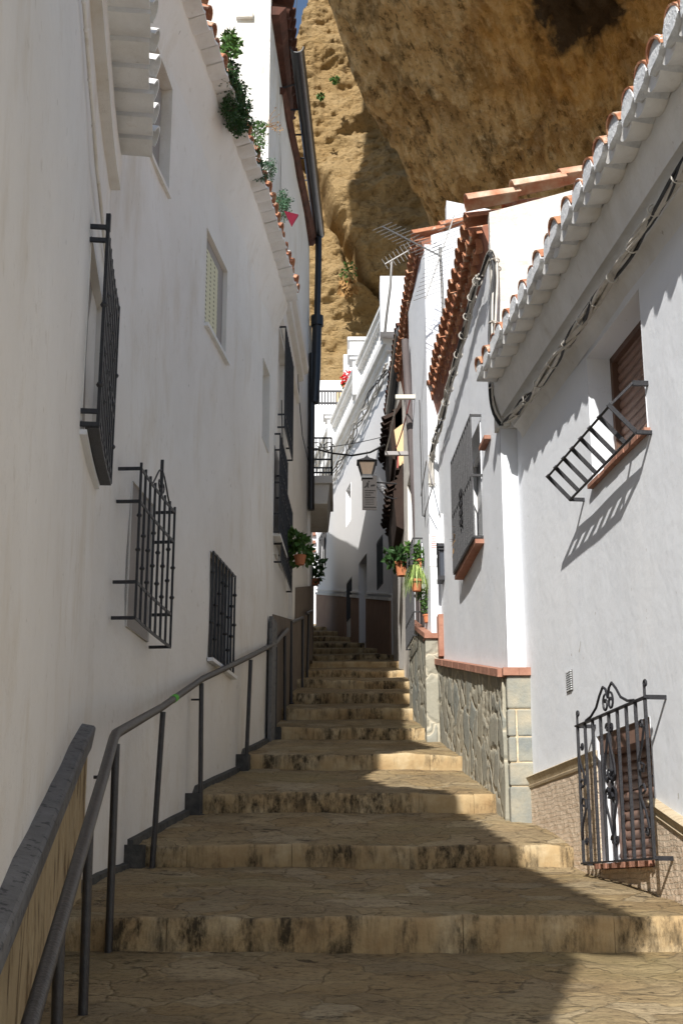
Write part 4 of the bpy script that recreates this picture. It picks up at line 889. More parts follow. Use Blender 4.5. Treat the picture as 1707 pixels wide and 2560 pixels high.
# eave: cove soffit + tiles
EQ0, EQ1 = 0.0, R1.near(1.3, 9.28)
prof = ((3.16, .0), (3.21, .012), (3.25, .04), (3.255, .065), (3.30, .08), (3.33, .12), (3.335, .15), (3.40, .17), (3.46, .19), (3.50, .2), (3.62, .2), (3.62, -.05), (3.16, -.05))
path = [[R1.P(EQ0 + (EQ1 + .08 - EQ0) * i / 60, z, o + .003 * noise.noise(Vector((i * .7, z * 9, 0)))) for z, o in prof] for i in range(61)]
mb = MB(); mb.sweep(None, path); mb.obj('soffit', 'eave_white', h, smooth=50)
NT = 72; tl = (EQ1 + .0 - EQ0) / NT; ch = MB(); tp = MB(); pl = MB()
for i in range(NT):
    q = EQ0 + tl * (i + .5)
    if R1.xy(q).y < 3.5 and i % 1: continue
    p = R1.P(q, 3.595, .32); nrm = (R1.P(q, 0, 1) - R1.P(q, 0, 0)); tt = Vector((-nrm.y, nrm.x, 0)); p += nrm * random.uniform(-.012, .012)
    # plastered channel underside
    n_ = 8; vs = []
    for o_, zz, rr in ((0, -.008, .100), (-.30, .035, .108)):
        c_ = p + nrm * o_ + Vector((0, 0, zz)) + tt * tl * .5
        vs += [c_ + tt * (cos(pi * k / n_) * rr) + Vector((0, 0, -sin(pi * k / n_) * rr * .72)) for k in range(n_ + 1)] + [c_ + tt * -rr + Vector((0, 0, .02)), c_ + tt * rr + Vector((0, 0, .02))]
    m_ = n_ + 3; ch.add(vs, [(k, (k + 1) % m_, m_ + (k + 1) % m_, m_ + k) for k in range(m_)] + [tuple(range(m_))[::-1], tuple(range(m_, 2 * m_))])
    # mortar plug under the cover tile
    vs = []; c0 = p + Vector((0, 0, .02)); rr = .086
    cols = 9
    for o_ in (.03, -.12):
        vs += [c0 + nrm * (o_ + (.008 * noise.noise(Vector((i, k, o_ * 9))))) + tt * cos(pi * k / cols) * rr * (1 + .06 * noise.noise(Vector((i * 3, k * .8, 1)))) + Vector((0, 0, sin(pi * k / cols) * rr * 1.0)) for k in range(cols + 1)]
        vs += [c0 + nrm * (o_ + .0) + tt * (-.08) + Vector((0, 0, -.06)), c0 + nrm * (o_ + .01) + tt * (-.02) + Vector((0, 0, -.055 - .012 * random.random())), c0 + nrm * o_ + tt * (.05) + Vector((0, 0, -.035))]
    m_ = cols + 4; pl.add(vs, [(k, (k + 1) % m_, m_ + (k + 1) % m_, m_ + k) for k in range(m_)] + [tuple(range(m_))[::-1], tuple(range(m_, 2 * m_))])
    tiles(tp, p - tt * tl / 2 + nrm * .022 + Vector((0, 0, .028)), p + tt * tl / 2 + nrm * .022 + Vector((0, 0, .028)), -nrm * .30 + Vector((0, 0, .085)), 1, 8, r=.093, lift=.0, chan=False)
ch.obj('eave_channels', 'eave_white', h, smooth=40); pl.obj('mortar_plugs', 'mortar', h, smooth=30); tp.obj('roof', 'terracotta', h, smooth=40)
mb = MB(); a = R1.P(EQ0, 3.64, .12); b = R1.P(EQ1, 3.64, .12); up = R1.P(EQ0, 4.8, -3.8); up2 = R1.P(EQ1, 4.8, -3.8); mb.hexa([a, b, up2, up, a - Vector((0, 0, .03)), b - Vector((0, 0, .03)), up2 - Vector((0, 0, .03)), up - Vector((0, 0, .03))]); mb.obj('roof_deck', 'eave_white', h)

# ================================================================== RIGHT: second house (stone dado, brick trim)
h = thing('white_house', 'white house with rubble stone dado and terracotta trim in the middle of the right side', 'house', (2.5, 11, 1))
SE = R2.L[-1]
# window with tall grille
wq0, wq1 = R2.hit(1179, 1200, .085)[0], R2.hit(1133, 1400, .085)[0]; wq0, wq1 = min(wq0, wq1), max(wq0, wq1)
sz0 = R2.sz(1183, 1350, R2.hit(1183, 1350)[1])
wz0 = R2.hit(1181, 1345, .085)[1]; wz1 = R2.hit(1178, 1030, .085)[1]
wq1 = min(wq1, SE - .5)
hW = (wq0 + .04, wq1 - .04, wz0 + .03, wz1 - .03, .16)
mb = MB(); R2.face(mb, 0, SE, -1, 4.92, [hW], cell=.25, jit=.006); R2.shell(mb, 0, SE, -1, 4.92, 4.5); mb.obj('wall', 'plaster_white', h, smooth=35)
ww = pane(R2, hW, 'window', 'dark_inside', .15, h); frame(R2, hW, ww, 'frame_white', .04, -.14, -.1)
mb = MB(); Hh = wz1 - wz0; grille(R2, mb, wq0, wq1, wz0, wz1, .085, 13, [wz0, wz0 + Hh * .5, wz1], .015, True); slab(R2, mb, wq0, wq1, wz0 - .02, wz0 - .004, .0, .09, 2)
qc = (wq0 + wq1) / 2
U = (R2.P(1.1, 0, 0) - R2.P(1.0, 0, 0)).normalized()
for zz in (.28, .36, .44, .52):
    for sg in (-1, 1): mb.tube(scroll(R2.P(qc + sg * .04, wz0 + Hh * zz, .095), U * sg, (0, 0, 1), .045, 1.1, 12), .006, 4)
mb.obj('grille', 'iron', ww)
mb = MB(); slab(R2, mb, wq0 - .03, wq1 + .02, wz0 - .06, wz0 - .025, 0, .075, 2); mb.obj('window_sill', 'brick_trim', h, bevel=.004)
# projecting tile ledge and small upper opening
mb = MB(); a = R2.hit(1196, 1140); b = R2.hit(1222, 1085); q_ = R2.hit(1215, 1110)[0]; z_ = R2.hit(1215, 1110)[1]; slab(R2, mb, q_ - .22, q_ + .08, z_ - .03, z_, 0, .05); mb.obj('tile_ledge', 'brick_trim', h)
# dado: rubble side + pier
dz0 = R2.hit(1110, 1619, .04)[1]; dz1 = R2.hit(1262, 1675, .04)[1]
zc0 = R2.hit(1112, 1622, .04)[1]; zc1 = at(1290, 1675, 9.5).z
mb = MB(); path = []; n_ = 26
for i in range(n_ + 1):
    q = -.02 + (SE + .02) * i / n_; zt = zc1 + (zc0 - zc1) * i / n_ - .05; row = []
    for k in range(15):
        z = -.6 + (zt + .6) * k / 14; row.append(R2.P(q, z, .05 + .016 * noise.noise(Vector((q * 5, z * 3.2, 2)))))
    row += [R2.P(q, zt, 0), R2.P(q, -.6, 0), row[0]]; path.append(row)
mb.sweep(None, path); mb.obj('stone_dado', 'rubble_stone', h, smooth=50)
p0 = R2.xy(0)
px0, px1 = at(1268, 1850, 9.46).x, at(1334, 1850, 9.46).x
mb = MB(); zz = -.2; k = 0
for hh in (.30, .42, .16, .22, .27, .30, .13):
    pass
zb = .05; 
for hgt in (.30, .34, .16, .175, .19, .25, .12):
    z1_ = min(zb + hgt, zc1 - .055)
    if z1_ - zb < .03: break
    j = random.uniform(-.004, .004)
    if 0.66 < zb - .05 < 1.3 and hgt < .2: mb.box((px0 + j, 9.40 + j, zb + .006), (px0 + .055, 9.62, z1_)); mb.box((px0 + .065, 9.405 + j, zb + .006), (px1 + j, 9.62, z1_))
    else: mb.box((px0 + j, 9.40 + j, zb + .006), (px1 + j, 9.62, z1_))
    zb = z1_
pr_ = mb.obj('corner_stones', 'pier_stone', h, bevel=.012)
mb = MB(); mb.box((px0 + .012, 9.412, -.3), (px1 - .006, 9.6, zc1 - .06)); mb.obj('mortar_bed', 'carved_cap', h)
mb = MB(); n_ = 30
for k in range(n_):
    qa = -.06 + (SE + .06) * k / n_; qb = -.06 + (SE + .06) * (k + 1) / n_ - .002; za = zc1 + (zc0 - zc1) * k / n_; zb2 = zc1 + (zc0 - zc1) * (k + 1) / n_
    slab(R2, mb, qa, qb, (za - .055, zb2 - .055), (za, zb2), -.0, .085 + random.uniform(-.002, .002))
for k in range(2): mb.box((px0 - .025 + k * .11, 9.375, zc1 - .055), (px0 - .025 + k * .11 + .108 + .0 * k, 9.56, zc1))
mb.box((px0 + .195, 9.375, zc1 - .055), (px1 + .01, 9.56, zc1))
# vertical brick strip at the far corner
slab(R2, mb, SE - .16, SE + .0, (zc0 + .002, zc0 + .002), (zc0 + .42, zc0 + .42), -.0, .05); 
mb.obj('brick_trim', 'brick_trim', h, bevel=.003)
# eave and roof
up = Vector((.30, 0, .085)); a = Vector((1.0, 9.62, 5.03)); b = Vector((.92, 13.45, 5.03))
mb = MB(); tiles(mb, a, b, up, 19, 2, r=.092, lift=.06, chan=True); tiles(mb, a + Vector((.06, 0, -.09)), b + Vector((.06, 0, -.09)), (.25, 0, .03), 19, 1, r=.09, lift=.0, chan=True); mb.obj('roof', 'terracotta', h, smooth=40)
mb = MB(); mb.hexa([(1.16, 9.6, 4.78), (1.0, 13.42, 4.78), (1.4, 13.42, 4.78), (1.5, 9.6, 4.78), (1.09, 9.6, 4.99), (.95, 13.42, 4.99), (1.4, 13.42, 5.1), (1.5, 9.6, 5.1)]); mb.obj('soffit', 'terracotta_soffit', h)
# near gable wall above the lower roof with a capped verge
pa = at(1172, 560, 9.58); pb = at(1420, 470, 9.58)
mb = MB(); mb.hexa([(1.14, 9.50, 3.3), (1.14, 9.62, 3.3), (5.6, 9.62, 3.3), (5.6, 9.50, 3.3), (1.14, 9.50, 5.06), (1.14, 9.62, 5.06), (5.6, 9.62, 6.36), (5.6, 9.50, 6.36)]); mb.obj('gable_wall', 'plaster_old', h)
mb = MB(); tiles(mb, Vector((.99, 9.40, 5.09)), Vector((.99, 9.64, 5.09)), (.36, 0, .105), 1, 6, r=.105, lift=.05, chan=False); mb.obj('verge_tiles', 'terracotta_pale', h, smooth=40)

# ================================================================== RIGHT: third house
h = thing('white_house', 'tall narrow white house with signs, lantern and flowerpots by its door on the right', 'house', (2.2, 14.3, 1.7))
SE3 = R3.L[-1]
vq0, vq1 = .75, 1.55
vz0, vz1 = zat(R3, vq0, 1590), zat(R3, vq0, 1355)
hV = (vq0, vq1, vz0, vz1, .16)
mb = MB(); R3.face(mb, 0, SE3, 0, 6.75, [hV], cell=.3, jit=.006); R3.shell(mb, 0, SE3, 0, 6.75, 4.5); mb.obj('wall', 'plaster_white', h, smooth=35)
wv3 = pane(R3, hV, 'window', 'dark_inside', .15, h); mb = MB(); grille(R3, mb, vq0 - .04, vq1 + .04, vz0, vz1 + .03, .1, 8, [vz0, vz0 + .25, vz1 + .03], .012); mb.obj('grille', 'iron', wv3)
zc3 = zat(R3, 0, 1587); ze3 = zat(R3, SE3, 1545)
mb = MB(); slab(R3, mb, -.05, SE3, (.5, .9), (zc3 - .05, ze3 - .05), 0, .05, 6); mb.box((.80 + .03, 13.33, .6), (1.02, 13.5, zc3 - .05)); mb.obj('stone_dado', 'rubble_stone', h)
mb = MB(); slab(R3, mb, -.09, SE3, (zc3 - .05, ze3 - .05), (zc3, ze3), 0, .08, 10); mb.box((.82, 13.30, zc3 - .05), (1.03, 13.5, zc3)); mb.obj('brick_trim', 'brick_trim', h)
a = Vector((.80, 13.45, 6.86)); b = Vector((.76, 17.6, 6.86))
mb = MB(); tiles(mb, a, b, (.3, 0, .11), 21, 2, r=.09, lift=.06, chan=True); mb.obj('roof', 'terracotta', h, smooth=40)
mb = MB(); mb.hexa([(.93, 13.42, 6.55), (.85, 17.5, 6.55), (1.3, 17.5, 6.6), (1.3, 13.42, 6.6), (.86, 13.42, 6.80), (.80, 17.5, 6.80), (1.3, 17.5, 6.95), (1.3, 13.42, 6.95)]); mb.obj('soffit', 'terracotta_soffit', h)
mb = MB(); mb.hexa([(.97, 13.38, 5.2), (.97, 13.6, 5.2), (3.5, 13.6, 5.2), (3.5, 13.38, 5.2), (.97, 13.38, 6.85), (.97, 13.6, 6.85), (3.5, 13.6, 7.7), (3.5, 13.38, 7.7)])
pk = at(1114, 512, 14.2); pe = at(1175, 560, 14.2); mb.hexa([(pk.x, 14.1, 6.7), (pk.x, 14.3, 6.7), (3.4, 14.3, 6.7), (3.4, 14.1, 6.7), (pk.x, 14.1, pk.z), (pk.x, 14.3, pk.z), (3.4, 14.3, pk.z - .5), (3.4, 14.1, pk.z - .5)]); mb.obj('gable_wall', 'plaster_white', h)

# ================================================================== RIGHT: dark house in shade with tiled canopies
h = thing('shaded_house', 'shaded grey house behind the leaning pole, with dark tiled canopies and an ochre panel', 'house', (2.2, 18, 2.5))
mb = MB(); hq = [(1.2, 2.1, 3.9, 5.2, .15)]
R4.face(mb, 0, R4.L[-1], 1, 7.4, hq, cell=.4, jit=.006); R4.shell(mb, 0, R4.L[-1], 1, 7.4, 4.5); mb.obj('wall', 'plaster_left', h, smooth=35)
pane(R4, hq[0], 'window', 'dark_inside', .14, h)
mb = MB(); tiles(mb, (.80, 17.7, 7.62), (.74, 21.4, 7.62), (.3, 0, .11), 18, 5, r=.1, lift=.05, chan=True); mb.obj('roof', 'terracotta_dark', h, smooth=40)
mb = MB(); p0 = at(1003, 830, 17.7); p1 = at(976, 1030, 21.0); path = []
mb.tube([p0, (p0 + p1) / 2, p1], .085, 10); mb.obj('gutter', 'pvc_black', h, smooth=50)
mb = MB(); mb.tube([p1, at(979, 1110, 21.0)], .035, 8); mb.obj('downpipe', 'pipe_grey', h); mb = MB(); mb.tube([at(1009, 815, 17.0), at(1013, 880, 17.0)], .07, 8); mb.obj('downpipe', 'pipe_grey', h)
# bay with canopies
x0 = at(966, 1100, 19).x; zt, zm, zl = at(975, 1062, 19).z, at(975, 1210, 19).z, at(985, 1310, 19).z
mb = MB(); mb.hexa([(x0 + .1, 18.3, zm), (x0 + .1, 20.2, zm), (.9, 20.2, zm), (.9, 18.3, zm), (x0 + .1, 18.3, zt - .1), (x0 + .1, 20.2, zt - .1), (.9, 20.2, zt + .1), (.9, 18.3, zt + .1)]); mb.obj('bay', 'canopy_shaded', h)
oa = [at(985, 1075, 18.2), at(1026, 1045, 18.2), at(1022, 1150, 18.2), at(998, 1165, 18.2)]
mb = MB(); mb.add(oa + [p + Vector((0, .08, 0)) for p in oa], [(0, 1, 2, 3), (7, 6, 5, 4), (0, 4, 5, 1), (1, 5, 6, 2), (2, 6, 7, 3), (3, 7, 4, 0)]); mb.obj('ochre_panel', 'ochre_plaster', h)
for nm, za, zb_, xo, ya, yb in (('canopy', zt + .05, zt - .75, x0 + .06, 18.3, 20.4), ('canopy', zm - .02, zm - .85, x0 + .1, 18.2, 20.6)):
    mb = MB(); tiles(mb, (xo - .08, ya, zb_ + .55), (xo - .08, yb, zb_ + .55), (.14, 0, .1), 9, 4, r=.1, lift=.04, chan=True); mb.hexa([(xo, ya, zb_), (xo, yb, zb_), (.86, yb, zb_ - .05), (.86, ya, zb_ - .05), (xo - .04, ya, zb_ + .5), (xo - .04, yb, zb_ + .5), (.86, yb, zb_ + .95), (.86, ya, zb_ + .95)]); mb.obj(nm, 'canopy_shaded', h, smooth=40)

# ================================================================== END OF THE LANE: white building with balustrade
h = thing('white_building', 'white building closing the lane with balustraded parapet and brown tiled base', 'building', (1.5, 26, 4))
SC = CW.L[-1]
zcn = at(959, 884, at(0, 0, 1).y * 22.0).z
zcn = zat(CW, .5, 886); zcp = zat(CW, .5, 800)
def chole(x0, y0t, y0b, x1, dep=.18):
    a = CW.hit(x1, y0t)[0]; b = CW.hit(x0, y0t)[0]; qa, qb = min(a, b), max(a, b); qm = qa
    return (qa, qb, CW.hit(x1, y0b)[1], CW.hit(x1, y0t)[1], dep)
cw1 = chole(797, 1310, 1410, 817)       # left window
cw2 = chole(866, 1440, 1540, 880)       # low window
cd_ = chole(897, 1382, 1600, 917)       # door
cw3 = chole(941, 1335, 1460, 957)       # right window
cw4 = chole(865, 1205, 1300, 877)       # upper niche
cw5 = chole(925, 1085, 1118, 940, .25)
mb = MB(); CW.face(mb, 0, SC, 1, zcn, [cw1, cw2, cd_, cw3, cw4], cell=.5, jit=.008); CW.shell(mb, 0, SC, 1, zcn, 5); mb.obj('wall', 'plaster_far', h, smooth=35)
for i, hh in enumerate((cw1, cw2, cw3)):
    w_ = pane(CW, hh, 'window', 'dark_inside', .14, h); mb = MB(); grille(CW, mb, hh[0] + .02, hh[1] - .02, hh[2] + .02, hh[3] - .02, -.01, 5, [hh[2] + .03, hh[3] - .03], .03, False); mb.obj('grille', 'iron', w_)
pane(CW, cw4, 'window', 'plaster_far', .17, h); pane(CW, cd_, 'door', 'wood_brown', .17, h)
da, db = CW.hit(795, 1486), CW.hit(980, 1502)
q_c = sorted((cw2[:2], cd_[:2]))
mb = MB(); zz = lambda q: da[1] + (db[1] - da[1]) * (q - da[0]) / (db[0] - da[0])
cap_ = MB()
segs = [(0, cd_[0]), (cd_[1], cw2[0]), (cw2[1], SC)]
for a, b in segs:
    slab(CW, mb, a, b, (1, 1), (zz(a), zz(b)), 0, .03, 4); slab(CW, cap_, a, b, (zz(a), zz(b)), (zz(a) + .05, zz(b) + .05), 0, .05, 4); slab(CW, cap_, a, b, (zz(a) + .09, zz(b) + .09), (zz(a) + .12, zz(b) + .12), 0, .035, 4)
mb.obj('tiled_dado', 'dado_warm', h); cap_.obj('dado_cap', 'eave_white', h)
# cornice and balustrade
mb = MB(); slab(CW, mb, -.1, SC, zcn - .06, zcn + .06, -.1, .12, 4); slab(CW, mb, -.1, SC, zcn - .16, zcn - .06, -.1, .06, 4); slab(CW, mb, -.1, SC, zcp - .1, zcp, -.1, .1, 4); slab(CW, mb, -.1, SC, zcp, zcp + .06, -.14, .14, 4); mb.obj('cornice', 'eave_white', h)
mb = MB(); n_ = 44
for k in range(n_):
    q = SC * (k + .5) / n_; c_ = CW.P(q, zcn + .06, .0); mb.lathe(c_, [(.04, 0), (.055, .06), (.07, (zcp - zcn - .16) * .4), (.03, (zcp - zcn - .16) * .75), (.045, zcp - zcn - .16)], 8)
mb.obj('balustrade', 'eave_white', h, smooth=40)
mb = MB()
q = CW.hit(973, 800)[0]; c_ = CW.P(q, 0, 0); mb.box((c_.x - .16, c_.y - .3, zcn + .05), (c_.x + .3, c_.y + .1, zcp + .42)); mb.obj('parapet_end', 'plaster_far', h)
for xp in (903, 838):
    q = CW.hit(xp, {973: 800, 903: 960, 838: 1085}[xp])[0]; c_ = CW.P(q, 0, 0)
    mb = MB()
    for (w2, za, zb_) in ((.17, zcn + .05, zcp + .1), (.22, zcp + .1, zcp + .17), (.26, zcp + .17, zcp + .27), (.20, zcp + .27, zcp + .33)): mb.box((c_.x - w2, c_.y - w2, za), (c_.x + w2, c_.y + w2, zb_))
    mb.obj('parapet_post', 'plaster_far', h)
# terrace house
h = thing('terrace_house', 'bright white stepped house below the cliff with terrace railing', 'house', (-1, 40, 8))
a = at(873, 852, 38); b = at(948, 850, 38); zb_ = at(900, 1300, 38).z
mb = MB(); mb.box((a.x, 38, 6), (b.x + 2.5, 42, a.z)); mb.box((a.x - .06, 37.94, a.z), (b.x + 2.56, 42, a.z + .12))
t0 = at(795, 1015, 36.5); t1 = at(873, 1105, 36.5); mb.box((t0.x - .5, 36.5, 5), (t1.x + .3, 38, t0.z)); 
c_ = at(858, 885, 38); mb.box((c_.x, 38, 6), (a.x - .01, 41, c_.z)); d_ = at(805, 950, 40); mb.box((d_.x - 3, 40, 6), (c_.x, 42, d_.z)); mb.obj('wall', 'plaster_far', h, bevel=.03)
mb = MB(); z0_, z1_ = at(820, 1012, 36.5).z, at(820, 978, 36.5).z; xa, xb = at(798, 1000, 36.5).x, at(855, 1000, 36.5).x
for z in (z0_ + .05, z1_): mb.bar((xa, 36.5, z), (xb, 36.5, z), .05)
for k in range(9): x = xa + (xb - xa) * k / 8; mb.bar((x, 36.5, z0_), (x, 36.5, z1_), .035)
mb.obj('railing', 'iron', h)
mb = MB(); p = at(852, 1000, 37); mb.box((p.x - .15, 37, p.z - .3), (p.x + .1, 37.1, p.z + .3)); mb.obj('door', 'ochre_plaster', h)
h = thing('corner_house', 'sliver of sunlit white house in the gap between the lane walls', 'house', (-2, 33, 5)); mb = MB(); a = at(783, 1300, 33); mb.box((a.x - 1.5, 33, 3), (at(799, 1300, 33).x + .3, 35, at(790, 1075, 33).z)); mb.obj('wall', 'plaster_far', h)
for k in range(3):
    mb = MB(); p = at(786, 1335 + k * 20, 32.95); mb.box((p.x - .06, 32.9, p.z - .04), (p.x + .03, 33.02, p.z + .03)); mb.obj('brick_trim', 'brick_trim', h)
# ================================================================== HANDRAILS
def rail(label, pts, posts, grp, stubs=(), m='rail_paint', r=.0235):
    t = thing('handrail', label, 'handrail', posts[0][0], grp)
    mb = MB(); mb.tube(pts, r, 10); mb.obj('rail', m, t, smooth=50)
    for b, tp in posts:
        mb = MB(); mb.tube([b, tp], .0175, 8); mb.lathe((b[0], b[1], b[2] - .005), [(.034, 0), (.034, .012), (.02, .018)], 10); mb.obj('post', 'rail_paint', t, smooth=50)
    for a, b in stubs:
        mb = MB(); mb.tube([a, b], .008, 6); mb.obj('wall_bracket', 'iron', t)
    return t
RP = lambda x, y, Y: at(x, y, Y)
line = lambda Y: Vector((-.746 + (Y - 3.5) / 2.6 * (-.254), Y, -.307 + (Y - 3.5) / 2.6 * .977))
near = [line(2.0), line(3.5), line(4.8)]
top0 = RP(288, 1842, 6.1)
near = [top0 + (line(y_) - line(6.1)) for y_ in (2.2, 3.5, 4.1, 4.95, 5.6)]
pts = near + [top0 + Vector((0, -.03, -.01)), RP(291, 1834, 6.16), RP(405, 1768, 8.38), RP(505, 1698, 9.9), RP(586, 1660, 11.0), RP(627, 1640, 11.75), RP(687, 1609, 13.7), RP(718, 1574, 14.95)]
posts = []
for k, yy in ((2, 4.1), (3, 4.95)):
    p = near[k]; posts.append(((p.x + .01, p.y, ground_z(p.y) - .02), (p.x, p.y, p.z - .02)))
for bx, by, tx, ty, Y in ((272, 2376, 291, 1860, 6.08), (381, 2161, 408, 1780, 8.33), (501, 2031, 504, 1708, 9.86), (615, 1922, 627, 1650, 11.66), (687, 1846, 690, 1618, 13.66), (712, 1797, 712, 1590, 14.8)):
    b = at(bx, by, Y); tp = at(tx, ty, Y); b.z = ground_z(Y - .04) - .01; posts.append((b, tp))
st = [(near[2] * 0 + Vector((near[3].x - .2, 5.3, .33)), top0 + (line(5.3) - line(6.1)) + Vector((0, 0, -.02)))]
p = at(478, 1749, 9.86); st = [(p, at(503, 1749, 9.86)), (at(672, 1640, 13.66), at(688, 1640, 13.66)), (at(235, 1943, 5.75), at(255, 1943, 5.75))]
hr = rail('long bent dark handrail in front, bolted along the curved white wall', pts, posts, 'handrails up the steps', st)
mb = MB(); a, b = RP(405, 1768, 8.38), RP(505, 1698, 9.9); c_ = a.lerp(b, .3); mb.tube([a.lerp(b, .24), a.lerp(b, .30)], .026, 10); mb.obj('green_tape', 'tape_green', hr)
t1 = RP(728, 1556, 16.05); t2 = RP(757, 1544, 17.35)
rail('short second handrail in shade against the brown dado', [t1, t2], [(Vector((at(729, 1717, 16.05).x, 16.0, ground_z(15.95))), t1), (Vector((at(756, 1690, 17.3).x, 17.3, ground_z(17.25))), t2)], 'handrails up the steps', r=.02)
t1 = RP(766, 1534, 18.0); t2 = RP(781, 1526, 19.6)
rail('topmost short handrail far up in shade, last along the left wall', [t1, t2], [(Vector((t1.x, 18.6, ground_z(18.5))), Vector((t1.x + (t2.x - t1.x) * .4, 18.6, t1.z + (t2.z - t1.z) * .4)))], 'handrails up the steps', r=.02)
# dark painted skirting at the foot of the curved wall
mb = MB()
for i, (Y, z0, z1) in enumerate(STEPS[2:7]):
    Yb = STEPS[i + 3][0]; 
    if Yb > 13.8: Yb = 13.65
    if Y < 6.9: Y = 6.95
    if Y >= Yb: continue
    q0, q1 = LW.sY(Y), LW.sY(Yb); path = []
    for k in range(9):
        q = q0 + (q1 - q0) * k / 8; YY = LW.xy(q).y; z = ground_z(min(YY, Yb - .01)); j = .006 * noise.noise(Vector((q * 6, 1, 1))); path.append([LW.P(q, z - .05, -.03), LW.P(q, z - .05, .022), LW.P(q, z + .028 + j, .016), LW.P(q, z + .034 + j, -.03)])
    mb.sweep(None, path)
    if Yb < 13.6 or True:
        slab(LW, mb, q1 - .07, q1 + .02, ground_z(Yb - .02) - .03, ground_z(Yb + .05) - .01, -.02, .09)
tag(mb.obj('wall_skirting', 'skirting', smooth=40), 'dark painted skirting stepping up along the foot of the curved white wall', 'skirting')

# ================================================================== CABLES, POLE, CLOTHES BARS
def bundle(name, label, pts, n, R, m='cable_white', r=.009, twist=1.2, ties=.32, black=1, grp='cable bundles along the right wall', tail=None):
    t = thing(name, label, 'cables', pts[0], grp)
    P = [Vector(p) for p in pts]; L = [0]
    for i in range(1, len(P)): L.append(L[-1] + (P[i] - P[i - 1]).length)
    def pos(d):
        i = 0
        while i < len(L) - 2 and L[i + 1] < d: i += 1
        return P[i].lerp(P[i + 1], (d - L[i]) / max(1e-6, L[i + 1] - L[i]))
    def sm(d): return (pos(max(0, d - .06)) + pos(d) * 2 + pos(min(L[-1], d + .06))) / 4
    N = max(8, int(L[-1] / .055)); A = MB(); B = MB()
    for c_ in range(n):
        ph = 2 * pi * c_ / n + random.uniform(-.4, .4); rr = R * random.uniform(.45, 1.05); tw = twist * random.uniform(.6, 1.4) * random.choice((1, 1, -1)); q = []
        for i in range(N + 1):
            d = L[-1] * i / N; p = sm(d); dr = (sm(min(L[-1], d + .05)) - sm(max(0, d - .05))).normalized(); a = dr.cross(Vector((.3, .1, 1))).normalized(); b = dr.cross(a)
            sg = 1 + .25 * noise.noise(Vector((d * 3, c_ * 5, 0))); th = ph + tw * d * 3 + 1.2 * noise.noise(Vector((d * 2, c_ * 3, 4)))
            q.append(p + (a * cos(th) + b * sin(th)) * rr * sg)
        (B if c_ < black else A).tube(q, r * random.uniform(.75, 1.25), 5)
    A.obj('white_cable', m, t, smooth=60)
    if black: B.obj('black_cable', 'cable_black', t, smooth=60)
    if ties:
        d = ties * .6
        while d < L[-1]:
            K = MB()
            p = sm(d); dr = (sm(min(L[-1], d + .05)) - sm(max(0, d - .05))).normalized(); a = dr.cross(Vector((.3, .1, 1))).normalized(); b = dr.cross(a)
            K.tube([p + (a * cos(2 * pi * k / 10) + b * sin(2 * pi * k / 10)) * R * 1.25 for k in range(11)], .005, 4)
            K.tube([p, p + Vector((-.02, -.07, .0)) + Vector((0, 0, random.uniform(-.02, .03)))], [.006, .003], 4); d += ties * random.uniform(.85, 1.1)
            K.obj('cable_tie', 'cable_white', t)
    return t
wp = lambda x, y, o: R1.P(*R1.hit(x, y, o), o)
A_ = R1.hit(1707, 403, .07); zc_ = 3.1
pts = [R1.P(R1.near(1.5, y_), z_, .06) for y_, z_ in ((3.6, 3.12), (5.0, 3.08), (6.0, 3.04), (7.0, 3.0), (8.0, 3.02), (8.8, 2.98), (9.25, 2.90))]
pts = [R1.P(R1.hit(x, y, .125)[0], R1.hit(x, y, .125)[1], .125) for x, y in ((1800, 260), (1707, 425), (1640, 515), (1560, 650), (1480, 765), (1400, 880), (1335, 975), (1285, 1035), (1262, 1060))]
p_ = pts[0]; e_ = (pts[0] - pts[1]).normalized(); q_ = R1.near(p_.x, p_.y)
pts = [R1.P(max(0, q_ - d), p_.z, .125) for d in (9, 6, 4, 2.5, 1.2)] + pts
tb = bundle('cable_bundle', 'thick twisted bundle of whitish cables strapped under the scalloped eave', pts, 9, .026, black=2, r=.0105)
# upright run passing behind the eave's end
yb = 9.36
pts = [at(1262, 1062, yb), at(1243, 1040, yb), at(1234, 1000, yb), at(1232, 930, yb), at(1231, 860, yb), at(1234, 790, 9.40), at(1238, 700, 9.44), at(1236, 640, 9.45), at(1226, 620, 9.50), at(1213, 650, 9.58), at(1200, 690, 9.75)]
bundle('cable_riser', 'upright loop of white and black cables rising past the end of the scalloped eave', pts, 7, .030, black=3, r=.010, twist=.15, ties=.5)
f2 = lambda q, z, o=.07: R2.P(q, z, o)
pts = [at(1200, 690, 9.75)] + [R2.P(R2.near(1.1, y_), z_, .07) for y_, z_ in ((10.1, 4.72), (10.8, 4.60), (11.6, 4.52), (12.4, 4.45), (13.1, 4.40), (13.38, 4.32), (13.42, 4.0))]
bundle('cable_bundle', 'bundle of grey-white cables under the red tiled eave of the middle house', pts, 8, .03, black=2, r=.009)
pts = [at(1112, 690, 13.7), at(1100, 740, 13.9), at(1088, 800, 14.2), at(1070, 870, 14.7), at(1056, 940, 15.1), at(1050, 1000, 15.2), at(1050, 1060, 15.2)]
bundle('cable_bundle', 'furthest bundle of grey cables hanging below the highest red eave', pts, 7, .035, black=2, r=.01, ties=.4)
pts = [CW.P(CW.hit(x, y, .08)[0], CW.hit(x, y, .08)[1], .08) for x, y in ((968, 915), (930, 985), (890, 1070), (850, 1150), (822, 1210))]
bundle('cable_bundle', 'loose tangle of pale cables below the balustrade of the far building', pts, 7, .08, black=2, r=.012, ties=0, twist=.6)
